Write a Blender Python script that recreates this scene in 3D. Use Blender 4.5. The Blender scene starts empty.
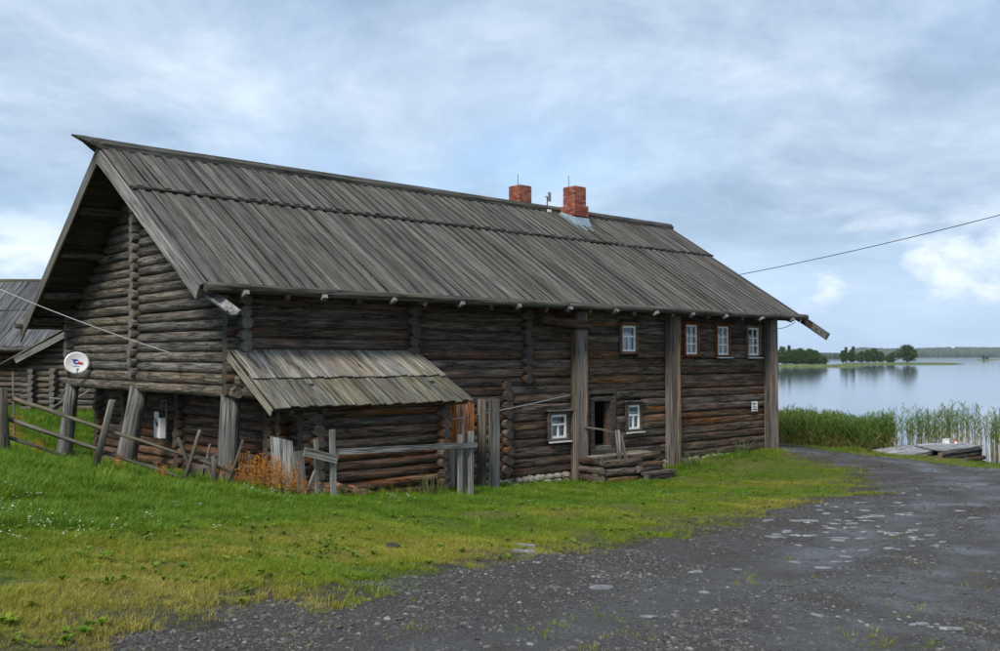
import bpy, math, random
import numpy as np
from mathutils import Matrix, Vector

# ------------------------------------------------------------------ camera, world, sun, exposure
scene = bpy.context.scene
F_PX, HORIZON, EYE = 950.0, 356.0, 3.1
PITCH = math.atan((HORIZON - 325.5) / F_PX)
cam_data = bpy.data.cameras.new('camera')
cam_data.sensor_width = 36.0
cam_data.lens = 36.0 * F_PX / 1000.0
cam_data.clip_start, cam_data.clip_end = 0.1, 30000
cam = bpy.data.objects.new('camera', cam_data)
scene.collection.objects.link(cam)
cam.location = (0, 0, EYE)
cam.rotation_euler = (math.pi / 2 + PITCH, 0, 0)
scene.camera = cam

SUN_AZ, SUN_EL = math.radians(-155), math.radians(48)     # azimuth clockwise from +Y
SUN_DIR = Vector((math.sin(SUN_AZ) * math.cos(SUN_EL), math.cos(SUN_AZ) * math.cos(SUN_EL), math.sin(SUN_EL)))
world = bpy.data.worlds.new('World'); scene.world = world; world.use_nodes = True
wn, wl = world.node_tree.nodes, world.node_tree.links
wn.clear()
def wnode(t, **kw):
    n = wn.new(t)
    for k, v in kw.items(): setattr(n, k, v)
    return n
w_out, w_bg = wnode('ShaderNodeOutputWorld'), wnode('ShaderNodeBackground')
wl.new(w_bg.outputs[0], w_out.inputs[0])
sky = wnode('ShaderNodeTexSky', sky_type='NISHITA', sun_disc=False, sun_elevation=SUN_EL, sun_rotation=SUN_AZ)
sky.air_density, sky.dust_density, sky.ozone_density = 1.0, .4, 2.5
w_tc, w_sep = wnode('ShaderNodeTexCoord'), wnode('ShaderNodeSeparateXYZ')
wl.new(w_tc.outputs['Generated'], w_sep.inputs[0])
def wmath(op, a, b=None, clamp=False):
    n = wnode('ShaderNodeMath', operation=op, use_clamp=clamp)
    for i, v in enumerate((a, b)):
        if v is None: continue
        if isinstance(v, (int, float)): n.inputs[i].default_value = v
        else: wl.new(v, n.inputs[i])
    return n.outputs[0]
def wramp(fac, stops):
    n = wnode('ShaderNodeValToRGB'); wl.new(fac, n.inputs[0]); e = n.color_ramp.elements
    while len(e) > 1: e.remove(e[-1])
    for i, (p, c) in enumerate(stops):
        q = e[0] if i == 0 else e.new(p)
        q.position = p; q.color = (*c, 1) if len(c) == 3 else c
    return n.outputs[0]
zz = wmath('MAXIMUM', w_sep.outputs[2], 0.0)
den = wmath('ADD', zz, 0.30)
w_cmb = wnode('ShaderNodeCombineXYZ')
wl.new(wmath('DIVIDE', w_sep.outputs[0], den), w_cmb.inputs[0])
wl.new(wmath('DIVIDE', w_sep.outputs[1], den), w_cmb.inputs[1])
def wnoise(vec, scale, detail, rough, off, dist=0.0, stretch=(1, 1, 1)):
    m = wnode('ShaderNodeMapping'); m.inputs['Location'].default_value = off; m.inputs['Scale'].default_value = stretch
    wl.new(vec, m.inputs[0])
    n = wnode('ShaderNodeTexNoise'); n.inputs['Scale'].default_value = scale; n.inputs['Detail'].default_value = detail
    n.inputs['Roughness'].default_value = rough; n.inputs['Distortion'].default_value = dist
    wl.new(m.outputs[0], n.inputs['Vector'])
    return n.outputs[0]
cover_n = wnoise(w_cmb.outputs[0], 0.62, 7, 0.55, (2.3, 5.1, 0), 0.4, (1.2, 1.3, 1))
cover = wramp(cover_n, [(0.34, (0.3, 0.3, 0.3)), (0.45, (0.8, 0.8, 0.8)), (0.55, (0.97, 0.97, 0.97))])
shade_n = wnoise(w_cmb.outputs[0], 1.35, 10, 0.62, (7.7, 1.4, 3.0), 0.25, (1.25, 1.25, 1))
shade = wramp(shade_n, [(0.34, (.21, .28, .375)), (.44, (.27, .345, .445)), (.52, (.335, .41, .505)), (.60, (.41, .48, .565)), (.72, (.57, .62, .68))])
# low heaps of cloud near the horizon, all the way round
heap_n = wnoise(w_tc.outputs['Generated'], 5.5, 9, 0.6, (0.35, 0.2, 1.9), 0.3, (1, 1, 2.4))
heap = wramp(heap_n, [(0.50, (0, 0, 0)), (0.62, (1, 1, 1))])
heap_band = wramp(w_sep.outputs[2], [(0.0, (0, 0, 0)), (0.035, (0.1, 0.1, 0.1)), (0.06, (1, 1, 1)), (0.10, (1, 1, 1)), (0.16, (0, 0, 0))])
heap_f = wmath('MULTIPLY', heap, heap_band)
def wmix(f, a, b):
    n = wnode('ShaderNodeMix', data_type='RGBA')
    if isinstance(f, (int, float)): n.inputs['Factor'].default_value = f
    else: wl.new(f, n.inputs['Factor'])
    for s, v in (('A', a), ('B', b)):
        k = [i for i in n.inputs if i.name == s and i.type == 'RGBA'][0]
        if isinstance(v, tuple): k.default_value = (*v, 1)
        else: wl.new(v, k)
    return [o for o in n.outputs if o.type == 'RGBA'][0]
# cloud radiance is written in units of the sky texture (strength 0.1 below)
w_sc = wnode('ShaderNodeVectorMath', operation='SCALE'); w_sc.inputs['Scale'].default_value = 9.0
wl.new(shade, w_sc.inputs[0])
skyc = wmix(cover, sky.outputs[0], w_sc.outputs[0])
low_band = wramp(w_sep.outputs[2], [(0.0, (.75, .75, .75)), (.07, (.62, .62, .62)), (.17, (0, 0, 0))])
skyc = wmix(low_band, skyc, (2.75, 3.75, 5.1))
skyc = wmix(wmath('MULTIPLY', heap_f, 0.75), skyc, (5.6, 6.0, 6.5))
wl.new(skyc, w_bg.inputs['Color'])
w_bg.inputs['Strength'].default_value = 0.079

sun_data = bpy.data.lights.new('sun', 'SUN'); sun_data.energy = 1.5; sun_data.angle = math.radians(14); sun_data.color = (1.0, 0.95, 0.87)
sun = bpy.data.objects.new('sun', sun_data); scene.collection.objects.link(sun)
sun.rotation_euler = SUN_DIR.to_track_quat('Z', 'Y').to_euler(); sun.location = (0, 0, 60)
vs = scene.view_settings
vs.view_transform, vs.look, vs.gamma, vs.exposure, vs.use_curve_mapping = 'Standard', 'None', 1.0, 1.32, False
scene.cycles.max_bounces = 8; scene.cycles.transparent_max_bounces = 24
scene.cycles.use_denoising = True

# ------------------------------------------------------------------ helpers
R = random.Random(7); NR = np.random.default_rng(11)
col = scene.collection
def mk(name, verts, faces, mats, parent=None, M=None, smooth=None, midx=None, link=True):
    me = bpy.data.meshes.new(name)
    me.from_pydata([tuple(v) for v in verts], [], faces)
    for m in (mats if isinstance(mats, (list, tuple)) else [mats]): me.materials.append(m)
    if midx is not None: me.polygons.foreach_set('material_index', np.asarray(midx, dtype=np.int32))
    if smooth is not None:
        me.polygons.foreach_set('use_smooth', np.full(len(faces), smooth) if isinstance(smooth, bool) else np.asarray(smooth, dtype=bool))
    me.update()
    o = bpy.data.objects.new(name, me)
    if link: col.objects.link(o)
    if parent is not None: o.parent = parent
    if M is not None: o.matrix_basis = M
    return o
def bulk(name, verts, faces, mats, parent=None, smooth=False, attrs=None, kind=None):
    """big triangle or quad meshes straight from numpy"""
    me = bpy.data.meshes.new(name); v = np.asarray(verts, dtype=np.float32); f = np.asarray(faces, dtype=np.int32)
    k = f.shape[1]
    me.vertices.add(len(v)); me.vertices.foreach_set('co', v.ravel())
    me.loops.add(f.size); me.loops.foreach_set('vertex_index', f.ravel())
    me.polygons.add(len(f)); me.polygons.foreach_set('loop_start', np.arange(0, f.size, k, dtype=np.int32))
    me.update(calc_edges=True)
    for m in (mats if isinstance(mats, (list, tuple)) else [mats]): me.materials.append(m)
    if smooth: me.polygons.foreach_set('use_smooth', np.ones(len(f), dtype=bool))
    for an, av in (attrs or {}).items():
        a = me.attributes.new(an, 'FLOAT', 'POINT'); a.data.foreach_set('value', np.asarray(av, dtype=np.float32))
    o = bpy.data.objects.new(name, me); col.objects.link(o)
    if parent is not None: o.parent = parent
    if kind: o['kind'] = kind
    return o
def thing(name, label, cat, M=None, group=None):
    o = bpy.data.objects.new(name, None); col.objects.link(o)
    o.empty_display_size = 0.3
    if M is not None: o.matrix_basis = M
    return tag(o, label, cat, group)
def tag(o, label, cat, group=None):
    o['label'] = label; o['category'] = cat
    if group: o['group'] = group
    return o
def frame(p0, p1, up=(0, 0, 1)):
    p0, p1, up = Vector(p0), Vector(p1), Vector(up)
    x = (p1 - p0).normalized(); z = up - x * up.dot(x)
    if z.length < 1e-4: z = Vector((1, 0, 0)) - x * x.x
    z.normalize(); y = z.cross(x)
    M = Matrix((x, y, z)).transposed().to_4x4(); M.translation = p0
    return M
def log(name, p0, p1, r, mats, parent, sides=10, r1=None, wob=0.012, seg=0.55, flat=1.0, up=(0, 0, 1), square=0.0):
    """a round timber, grain along local X; mats = (bark, end grain)"""
    L = (Vector(p1) - Vector(p0)).length; n = max(2, int(L / seg)); r1 = r if r1 is None else r1
    vs_, fs, sm, mi = [], [], [], []
    ph = R.random() * 6.28; lob = [1 + R.uniform(-.035, .035) for _ in range(sides)]
    oy = oz = 0
    for i in range(n + 1):
        t = i / n; rr = (r + (r1 - r) * t) * (1 + R.uniform(-.03, .03))
        oy = oy * .7 + R.uniform(-wob, wob); oz = oz * .7 + R.uniform(-wob, wob) * .6
        for k in range(sides):
            a = ph + 6.2832 * k / sides
            ca, sa = math.cos(a), math.sin(a)
            if square:       # hewn face: the two sides are cut flat
                ca = max(-1 + .30 * square, min(1 - .30 * square, ca))
            vs_.append((L * t + (R.uniform(-.012, .012) if i in (0, n) else 0), oy + rr * lob[k] * ca, oz + rr * lob[k] * flat * sa))
    for i in range(n):
        for k in range(sides):
            fs.append((i * sides + k, i * sides + (k + 1) % sides, (i + 1) * sides + (k + 1) % sides, (i + 1) * sides + k)); sm.append(True); mi.append(0)
    fs.append(tuple(range(sides - 1, -1, -1))); fs.append(tuple(n * sides + k for k in range(sides)))
    sm += [False] * 2; mi += [1] * 2
    return mk(name, vs_, fs, list(mats), parent, frame(p0, p1, up), sm, mi)
def plank(name, p0, p1, w, t, mat, parent, up=(0, 0, 1), n=4, jit=0.004, taper=1.0, skew=0.0, cup=0.0):
    """a sawn board or beam, grain along local X, width along local Y, thickness along local Z (0..t)"""
    L = (Vector(p1) - Vector(p0)).length; vs_, fs = [], []
    for i in range(n + 1):
        s = i / n; ww = w * (1 + (taper - 1) * s) / 2; j = lambda: R.uniform(-jit, jit)
        dz = j()
        ex = (R.uniform(-jit, jit) * 2 if i in (0, n) else 0)
        vs_ += [(L * s + ex - skew * (i == n), -ww + j(), dz + cup), (L * s + ex + skew * (i == n), ww + j(), dz + cup), (L * s + ex + skew * (i == n), ww + j(), t + dz + cup), (L * s + ex, 0, t + dz), (L * s + ex - skew * (i == n), -ww + j(), t + dz + cup)]
    for i in range(n):
        a, b = i * 5, (i + 1) * 5
        for k in range(5): fs.append((a + k, a + (k + 1) % 5, b + (k + 1) % 5, b + k))
    fs.append((4, 3, 2, 1, 0)); fs.append(tuple(n * 5 + k for k in range(5)))
    o = mk(name, vs_, fs, mat, parent, frame(p0, p1, up), False)
    return o
BOXF = [(0, 3, 2, 1), (4, 5, 6, 7), (0, 1, 5, 4), (1, 2, 6, 5), (2, 3, 7, 6), (3, 0, 4, 7)]
def boxv(x0, x1, y0, y1, z0, z1):
    return [(x0, y0, z0), (x1, y0, z0), (x1, y1, z0), (x0, y1, z0), (x0, y0, z1), (x1, y0, z1), (x1, y1, z1), (x0, y1, z1)]
def boxes(name, bl, mat, parent=None, M=None):
    v, f = [], []
    for b in bl:
        k = len(v); v += boxv(*b); f += [tuple(i + k for i in q) for q in BOXF]
    return mk(name, v, f, mat, parent, M)
def tube(name, pts, r, mat, parent=None, sides=6):
    pts = [Vector(p) for p in pts]; v, f = [], []
    for i, p in enumerate(pts):
        d = (pts[min(i + 1, len(pts) - 1)] - pts[max(i - 1, 0)]).normalized()
        M = frame((0, 0, 0), d)
        for k in range(sides):
            a = 6.2832 * k / sides
            v.append(p + M @ Vector((0, r * math.cos(a), r * math.sin(a))))
    for i in range(len(pts) - 1):
        for k in range(sides): f.append((i * sides + k, i * sides + (k + 1) % sides, (i + 1) * sides + (k + 1) % sides, (i + 1) * sides + k))
    f.append(tuple(range(sides - 1, -1, -1))); f.append(tuple((len(pts) - 1) * sides + k for k in range(sides)))
    return mk(name, v, f, mat, parent, None, True)
def sag(p0, p1, s, n=24):
    p0, p1 = Vector(p0), Vector(p1)
    return [p0.lerp(p1, i / n) - Vector((0, 0, s * 4 * (i / n) * (1 - i / n))) for i in range(n + 1)]

# pixel -> world (a pixel only gives a direction; depth comes from the plane it is met with)
def ray(x, y):
    d = ((x - 500) / F_PX, 1.0, -(y - 325.5) / F_PX); c, s = math.cos(PITCH), math.sin(PITCH)
    return Vector((d[0], c * d[1] - s * d[2], s * d[1] + c * d[2]))
def at(x, y, depth):
    r = ray(x, y); return Vector((0, 0, EYE)) + r * (depth / r.y)

# ------------------------------------------------------------------ materials
def mat_new(name):
    m = bpy.data.materials.new(name); m.use_nodes = True; nt = m.node_tree; nt.nodes.clear()
    out = nt.nodes.new('ShaderNodeOutputMaterial'); b = nt.nodes.new('ShaderNodeBsdfPrincipled')
    nt.links.new(b.outputs[0], out.inputs[0])
    return m, nt, b, out
class N:
    def __init__(s, nt): s.nt = nt
    def node(s, t, **kw):
        n = s.nt.nodes.new(t)
        for k, v in kw.items(): setattr(n, k, v)
        return n
    def put(s, sock, v):
        if isinstance(v, bpy.types.NodeSocket): s.nt.links.new(v, sock)
        elif isinstance(v, (tuple, list)) and len(v) == 3 and sock.type == 'RGBA': sock.default_value = (*v, 1)
        else: sock.default_value = v
    def coord(s, kind='Object', scale=(1, 1, 1), off=(0, 0, 0), rnd=True):
        tc = s.node('ShaderNodeTexCoord'); m = s.node('ShaderNodeMapping'); m.inputs['Scale'].default_value = scale; m.inputs['Location'].default_value = off
        src = tc.outputs[kind]
        if rnd:
            oi = s.node('ShaderNodeObjectInfo'); vm = s.node('ShaderNodeVectorMath', operation='SCALE')
            cb = s.node('ShaderNodeCombineXYZ')
            for i in range(3): s.put(cb.inputs[i], oi.outputs['Random'])
            s.put(vm.inputs[0], cb.outputs[0]); vm.inputs['Scale'].default_value = 97.0
            ad = s.node('ShaderNodeVectorMath', operation='ADD'); s.put(ad.inputs[0], src); s.put(ad.inputs[1], vm.outputs[0]); src = ad.outputs[0]
        s.put(m.inputs[0], src)
        return m.outputs[0]
    def noise(s, vec, scale, detail=5, rough=.6, dist=0.0):
        n = s.node('ShaderNodeTexNoise'); s.put(n.inputs['Vector'], vec); n.inputs['Scale'].default_value = scale
        n.inputs['Detail'].default_value = detail; n.inputs['Roughness'].default_value = rough; n.inputs['Distortion'].default_value = dist
        return n.outputs[0]
    def ramp(s, fac, stops):
        n = s.node('ShaderNodeValToRGB'); s.put(n.inputs[0], fac); e = n.color_ramp.elements
        while len(e) > 1: e.remove(e[-1])
        for i, (p, c) in enumerate(stops):
            q = e[0] if i == 0 else e.new(p)
            if isinstance(c, (int, float)): c = (c, c, c)
            q.position = p; q.color = (*c, 1)
        return n.outputs[0]
    def mix(s, f, a, b, blend='MIX'):
        n = s.node('ShaderNodeMix', data_type='RGBA', blend_type=blend); s.put(n.inputs['Factor'], f)
        for nm, v in (('A', a), ('B', b)): s.put([i for i in n.inputs if i.name == nm and i.type == 'RGBA'][0], v)
        return [o for o in n.outputs if o.type == 'RGBA'][0]
    def math(s, op, a, b=0.0, clamp=False):
        n = s.node('ShaderNodeMath', operation=op, use_clamp=clamp); s.put(n.inputs[0], a); s.put(n.inputs[1], b); return n.outputs[0]
    def rand(s): return s.node('ShaderNodeObjectInfo').outputs['Random']
    def attr(s, name, typ='GEOMETRY'):
        n = s.node('ShaderNodeAttribute'); n.attribute_name = name; n.attribute_type = typ; return n.outputs['Fac']
    def bump(s, h, strength=.5, dist=.02):
        n = s.node('ShaderNodeBump'); s.put(n.inputs['Height'], h); n.inputs['Strength'].default_value = strength; n.inputs['Distance'].default_value = dist
        return n.outputs[0]
def wood(name, dark, mid, light, accent=None, acc_amt=.5, moss=None, moss_amt=.5, vary=.5, sx=.55, sy=11, crack=.75, bump=.6, rough=.85):
    m, nt, b, out = mat_new(name); n = N(nt)
    g = n.noise(n.coord(scale=(sx, sy, sy)), 1.0, 8, .68, .15)
    c = n.ramp(g, [(.30, dark), (.50, mid), (.70, light)])
    pale = n.noise(n.coord(scale=(.5, 1.6, 1.6), off=(3, 9, 2)), 1.3, 4, .6)
    c = n.mix(n.ramp(pale, [(.5, 0.0), (.72, .35)]), c, light)
    if accent:
        a = n.noise(n.coord(scale=(.45, 5, 5), off=(11, 4, 7)), 1.0, 5, .6)
        c = n.mix(n.ramp(a, [(.56 - .1 * acc_amt, 0.0), (.70, acc_amt)]), c, accent)
    if moss:
        a = n.noise(n.coord(scale=(1.3, 4, 4), off=(5, 1, 8)), 1.4, 6, .65)
        c = n.mix(n.ramp(a, [(.56 - .12 * moss_amt, 0.0), (.68, moss_amt)]), c, moss)
    fine = n.noise(n.coord(scale=(sx * 2.2, sy * 2.6, sy * 2.6), off=(6, 1, 9)), 1.0, 3, .6)
    c = n.mix(1.0, c, n.ramp(fine, [(.32, .45), (.5, 1.0), (.68, 1.45)]), 'MULTIPLY')
    ck = n.math('ABSOLUTE', n.math('SUBTRACT', n.noise(n.coord(scale=(sx * .75, sy * .8, sy * .8), off=(1, 2, 3)), 1.0, 3, .6, .1), .5))
    where = n.ramp(n.noise(n.coord(scale=(.8, 2.5, 2.5), off=(8, 8, 1)), 1.0, 3, .5), [(.36, 0.0), (.50, 1.0)])
    cm = n.ramp(ck, [(.012, 1.0 - crack), (.040, 1.0)])
    c = n.mix(where, c, n.mix(1.0, c, cm, 'MULTIPLY'))
    ck = n.math('MULTIPLY', n.math('MINIMUM', ck, .06), 6.0)
    hv = n.node('ShaderNodeHueSaturation'); n.put(hv.inputs['Color'], c)
    n.put(hv.inputs['Value'], n.math('ADD', n.math('MULTIPLY', n.rand(), vary), 1 - vary / 2))
    n.put(hv.inputs['Saturation'], n.math('ADD', n.math('MULTIPLY', n.math('FRACT', n.math('MULTIPLY', n.rand(), 7.31)), .7), .62))
    n.put(b.inputs['Base Color'], hv.outputs[0]); b.inputs['Roughness'].default_value = rough
    b.inputs['Specular IOR Level'].default_value = .25
    h = n.math('ADD', n.math('MULTIPLY', g, .5), n.math('MULTIPLY', ck, .8))
    n.put(b.inputs['Normal'], n.bump(h, bump, .02))
    return m
def endgrain(name, c0, c1):
    m, nt, b, out = mat_new(name); n = N(nt)
    co = n.coord(scale=(0, 1, 1), rnd=False); ns = n.noise(n.coord(scale=(9, 9, 9)), 1, 4)
    sp = n.node('ShaderNodeVectorMath', operation='LENGTH'); n.put(sp.inputs[0], co)
    w = n.math('SINE', n.math('MULTIPLY', n.math('ADD', sp.outputs['Value'], n.math('MULTIPLY', ns, .03)), 260))
    f = n.math('ADD', n.math('MULTIPLY', w, .22), ns)
    n.put(b.inputs['Base Color'], n.ramp(f, [(.25, c0), (.8, c1)])); b.inputs['Roughness'].default_value = .9
    n.put(b.inputs['Normal'], n.bump(f, .4, .01))
    return m
def plain(name, c, rough=.6, var=.15, nscale=8, metallic=0.0, dirt=None, bump=.1):
    m, nt, b, out = mat_new(name); n = N(nt)
    a = n.noise(n.coord(), nscale, 6, .65)
    cc = n.ramp(a, [(.3, tuple(x * (1 - var) for x in c)), (.7, tuple(min(1, x * (1 + var)) for x in c))])
    if dirt:
        d = n.noise(n.coord(off=(4, 4, 4)), nscale * .4, 6, .7); cc = n.mix(n.ramp(d, [(.5, 0.0), (.7, .7)]), cc, dirt)
    n.put(b.inputs['Base Color'], cc); b.inputs['Roughness'].default_value = rough; b.inputs['Metallic'].default_value = metallic
    if bump: n.put(b.inputs['Normal'], n.bump(a, bump, .01))
    return m
MT = {}
MT['log_front'] = wood('weathered_brown_log', (.018, .012, .0085), (.080, .057, .039), (.185, .145, .106), (.18, .068, .027), .6, vary=.65, sx=.9, sy=15, crack=.85, bump=.9)
MT['log_gable'] = wood('weathered_grey_log', (.030, .025, .019), (.104, .090, .071), (.225, .203, .168), (.13, .068, .035), .3, vary=.5, sx=.9, sy=15, crack=.85, bump=.9)
MT['log_low'] = wood('sheltered_red_brown_log', (.016, .011, .008), (.078, .050, .033), (.17, .122, .083), (.20, .070, .030), .65, vary=.55, sx=.9, sy=15, crack=.85)
MT['log_end_dark'] = endgrain('dark_end_grain', (.02, .016, .013), (.085, .07, .055))
MT['log_end_grey'] = endgrain('grey_end_grain', (.06, .052, .043), (.19, .175, .15))
MT['post'] = wood('silver_grey_post', (.05, .046, .04), (.145, .138, .125), (.27, .26, .24), (.16, .08, .04), .3, vary=.2, sx=.4, sy=14)
MT['pilaster'] = wood('pilaster_boards', (.05, .041, .032), (.135, .116, .095), (.25, .225, .19), (.22, .10, .04), .5, vary=.35, sx=.35, sy=13)
MT['pilaster_warm'] = wood('warm_pilaster_board', (.075, .052, .033), (.20, .145, .095), (.34, .26, .18), (.36, .15, .045), .85, vary=.3, sx=.5, sy=13)
MT['orange_board'] = wood('orange_stained_board', (.10, .04, .016), (.32, .115, .035), (.48, .20, .07), None, vary=.4, sx=.9, sy=14)
MT['roof_board'] = wood('roof_board', (.050, .046, .039), (.110, .102, .089), (.178, .167, .147), (.085, .072, .05), .35, vary=.6, sx=.35, sy=26, crack=.8, bump=.7)
MT['roof_core'] = wood('roof_sheathing', (.016, .014, .012), (.045, .037, .03), (.09, .075, .06), (.11, .06, .03), .4, vary=.2)
MT['ridge'] = wood('ridge_log_wood', (.03, .027, .021), (.075, .069, .055), (.13, .125, .10), None, moss=(.085, .085, .030), moss_amt=.5, vary=.2)
MT['gutter'] = wood('gutter_log_wood', (.028, .027, .022), (.075, .072, .060), (.145, .14, .12), None, moss=(.09, .085, .025), moss_amt=.35, vary=.2)
MT['barge'] = wood('barge_board_wood', (.10, .096, .088), (.225, .218, .202), (.36, .35, .33), None, vary=.3, sx=.35, sy=12)
MT['shed_board'] = wood('shed_roof_board', (.09, .08, .062), (.20, .185, .15), (.34, .325, .28), (.23, .12, .05), .3, vary=.45, sx=.5, sy=12)
MT['shed_board_moss'] = wood('mossy_shed_roof_board', (.055, .048, .030), (.125, .112, .078), (.25, .24, .19), None, moss=(.06, .062, .022), moss_amt=.4, vary=.5, sx=.5, sy=12)
MT['rail'] = wood('bleached_rail', (.085, .078, .065), (.20, .19, .165), (.36, .345, .31), None, moss=(.12, .12, .05), moss_amt=.3, vary=.4, sx=.5, sy=18)
MT['pole'] = wood('mossy_fence_pole', (.04, .034, .025), (.105, .092, .07), (.20, .18, .145), None, moss=(.10, .105, .035), moss_amt=.45, vary=.4, sx=.5, sy=18)
MT['barn_board'] = wood('barn_roof_board', (.042, .042, .042), (.098, .098, .099), (.18, .182, .184), None, vary=.4, sx=.3, sy=14)
MT['barn_olive'] = wood('barn_wing_roof_board', (.06, .054, .04), (.15, .14, .105), (.27, .255, .20), None, vary=.4, sx=.4, sy=14)
MT['casing'] = wood('orange_brown_casing', (.055, .028, .016), (.17, .078, .038), (.27, .14, .075), None, vary=.3, sx=.8, sy=20)
MT['casing_dark'] = wood('dark_casing', (.03, .024, .019), (.08, .067, .055), (.15, .13, .11), None, vary=.3, sx=.8, sy=20)
MT['white'] = plain('white_paint', (.78, .77, .73), .55, .08, 12, dirt=(.45, .42, .36))
MT['white_clean'] = plain('white_enamel', (.80, .80, .79), .35, .04, 6)
MT['sill'] = plain('pale_sill', (.62, .61, .57), .6, .15, 10, dirt=(.25, .23, .20))
MT['curtain'] = plain('curtain_cloth', (.74, .74, .73), .9, .12, 5)
MT['steel'] = plain('galvanised_sheet', (.30, .37, .42), .5, .2, 6, .4, dirt=(.16, .17, .17))
MT['dark_metal'] = plain('dark_metal', (.06, .06, .065), .5, .2, 8, .4)
MT['grey_metal'] = plain('grey_metal', (.35, .36, .37), .4, .1, 8, .6)
MT['wire'] = plain('black_wire', (.035, .035, .04), .6, .1)
MT['pale_wire'] = plain('pale_cable', (.36, .36, .37), .5, .08)
MT['black'] = plain('black_plastic', (.015, .015, .016), .5, .1)
MT['blue'] = plain('blue_print', (.03, .07, .36), .5, .05)
MT['red'] = plain('red_print', (.55, .04, .04), .5, .05)
MT['ink'] = plain('dark_print', (.08, .08, .09), .6, .05)
MT['mortar'] = plain('mortar', (.33, .27, .23), .95, .2, 20, bump=.4)
MT['stone'] = plain('field_stone', (.22, .20, .17), .9, .4, 6, dirt=(.14, .10, .07), bump=.6)
MT['slab'] = plain('pale_slab_stone', (.155, .155, .16), .42, .4, 9, dirt=(.06, .057, .053), bump=.6)
MT['dark_in'] = plain('dark_interior', (.03, .026, .022), .95, .2)
MT['pale_board'] = wood('pale_leaning_board', (.17, .16, .14), (.34, .33, .30), (.5, .49, .46), None, vary=.1, sx=.6, sy=12)
MT['dock'] = wood('bleached_dock_plank', (.14, .14, .14), (.30, .305, .31), (.46, .47, .48), None, vary=.35, sx=.6, sy=12)
MT['firewood_end'] = endgrain('firewood_end', (.15, .075, .035), (.42, .26, .14))
def brick_mat():
    m, nt, b, out = mat_new('red_brick'); n = N(nt)
    a = n.noise(n.coord(rnd=True), 9, 4, .6); s = n.noise(n.coord(), 60, 4, .6)
    gi = n.node('ShaderNodeNewGeometry').outputs['Random Per Island']
    c = n.ramp(gi, [(.0, (.15, .042, .026)), (.5, (.30, .080, .045)), (1, (.40, .15, .09))])
    c = n.mix(n.ramp(a, [(.48, 0.0), (.70, .7)]), c, (.075, .045, .036))
    n.put(b.inputs['Base Color'], c); b.inputs['Roughness'].default_value = .9; n.put(b.inputs['Normal'], n.bump(s, .4, .01))
    return m
MT['brick'] = brick_mat()
def glass_mat():
    m, nt, b, out = mat_new('window_glass'); n = N(nt); nt.nodes.remove(b)
    t = n.node('ShaderNodeBsdfTransparent'); g = n.node('ShaderNodeBsdfGlossy'); g.inputs['Roughness'].default_value = .03
    g.inputs['Color'].default_value = (.9, .93, .95, 1); t.inputs['Color'].default_value = (.82, .85, .86, 1)
    lw = n.node('ShaderNodeFresnel'); lw.inputs['IOR'].default_value = 1.75
    mx = n.node('ShaderNodeMixShader'); n.put(mx.inputs[0], lw.outputs[0]); n.put(mx.inputs[1], t.outputs[0]); n.put(mx.inputs[2], g.outputs[0])
    n.put(out.inputs[0], mx.outputs[0]); return m
MT['glass'] = glass_mat()
def leaf_mat(name, stops, attr='tint', typ='INSTANCER', trans=.35, vary=.35, rough=.6):
    m, nt, b, out = mat_new(name); n = N(nt)
    c = n.ramp(n.attr(attr, typ), stops)
    if typ == 'INSTANCER':
        r_ = n.node('ShaderNodeObjectInfo').outputs['Random']
    else:
        r_ = n.node('ShaderNodeNewGeometry').outputs['Random Per Island']
    hv = n.node('ShaderNodeHueSaturation'); n.put(hv.inputs['Color'], c)
    n.put(hv.inputs['Value'], n.math('ADD', n.math('MULTIPLY', r_, vary), 1 - vary / 2))
    n.put(b.inputs['Base Color'], hv.outputs[0]); b.inputs['Roughness'].default_value = rough; b.inputs['Specular IOR Level'].default_value = .3
    tr = n.node('ShaderNodeBsdfTranslucent'); n.put(tr.inputs['Color'], hv.outputs[0])
    mx = n.node('ShaderNodeMixShader'); mx.inputs[0].default_value = trans; n.put(mx.inputs[1], b.outputs[0]); n.put(mx.inputs[2], tr.outputs[0])
    n.put(out.inputs[0], mx.outputs[0]); return m
MT['grass'] = leaf_mat('grass_blades', [(0, (.095, .190, .008)), (.35, (.180, .250, .011)), (.65, (.265, .265, .024)), (1, (.37, .31, .07))], vary=.5)
MT['reed'] = leaf_mat('reed_leaf', [(0, (.075, .155, .018)), (.5, (.14, .20, .035)), (1, (.46, .31, .12))], typ='GEOMETRY', vary=.5)
MT['sorrel'] = leaf_mat('sorrel_seed', [(0, (.10, .17, .02)), (.4, (.36, .24, .04)), (1, (.55, .19, .03))], typ='GEOMETRY', vary=.5)
MT['foliage'] = leaf_mat('tree_leaf', [(0, (.028, .062, .013)), (.5, (.050, .100, .020)), (1, (.085, .145, .030))], typ='GEOMETRY', vary=.5, trans=.25)
MT['far_foliage'] = leaf_mat('far_forest_leaf', [(0, (.022, .045, .020)), (1, (.045, .075, .028))], typ='GEOMETRY', vary=.4, trans=.1)
MT['flower'] = leaf_mat('white_petals', [(0, (.75, .76, .70)), (1, (.8, .75, .4))], vary=.1, trans=.3)
MT['bark'] = plain('bark', (.06, .05, .04), .95, .3, 6)

# ------------------------------------------------------------------ house frame (u along the long front, v to the back, z up)
HA = math.atan2(1053, F_PX / math.cos(PITCH))
U = Vector((math.sin(HA), math.cos(HA), 0)); V = Vector((-U.y, U.x, 0))
A = at(238, 480, 21.0); A.z = 0
HM = Matrix((U, V, Vector((0, 0, 1)))).transposed().to_4x4(); HM.translation = A
def hw(u, v, z=0.0): return HM @ Vector((u, v, z))

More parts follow.
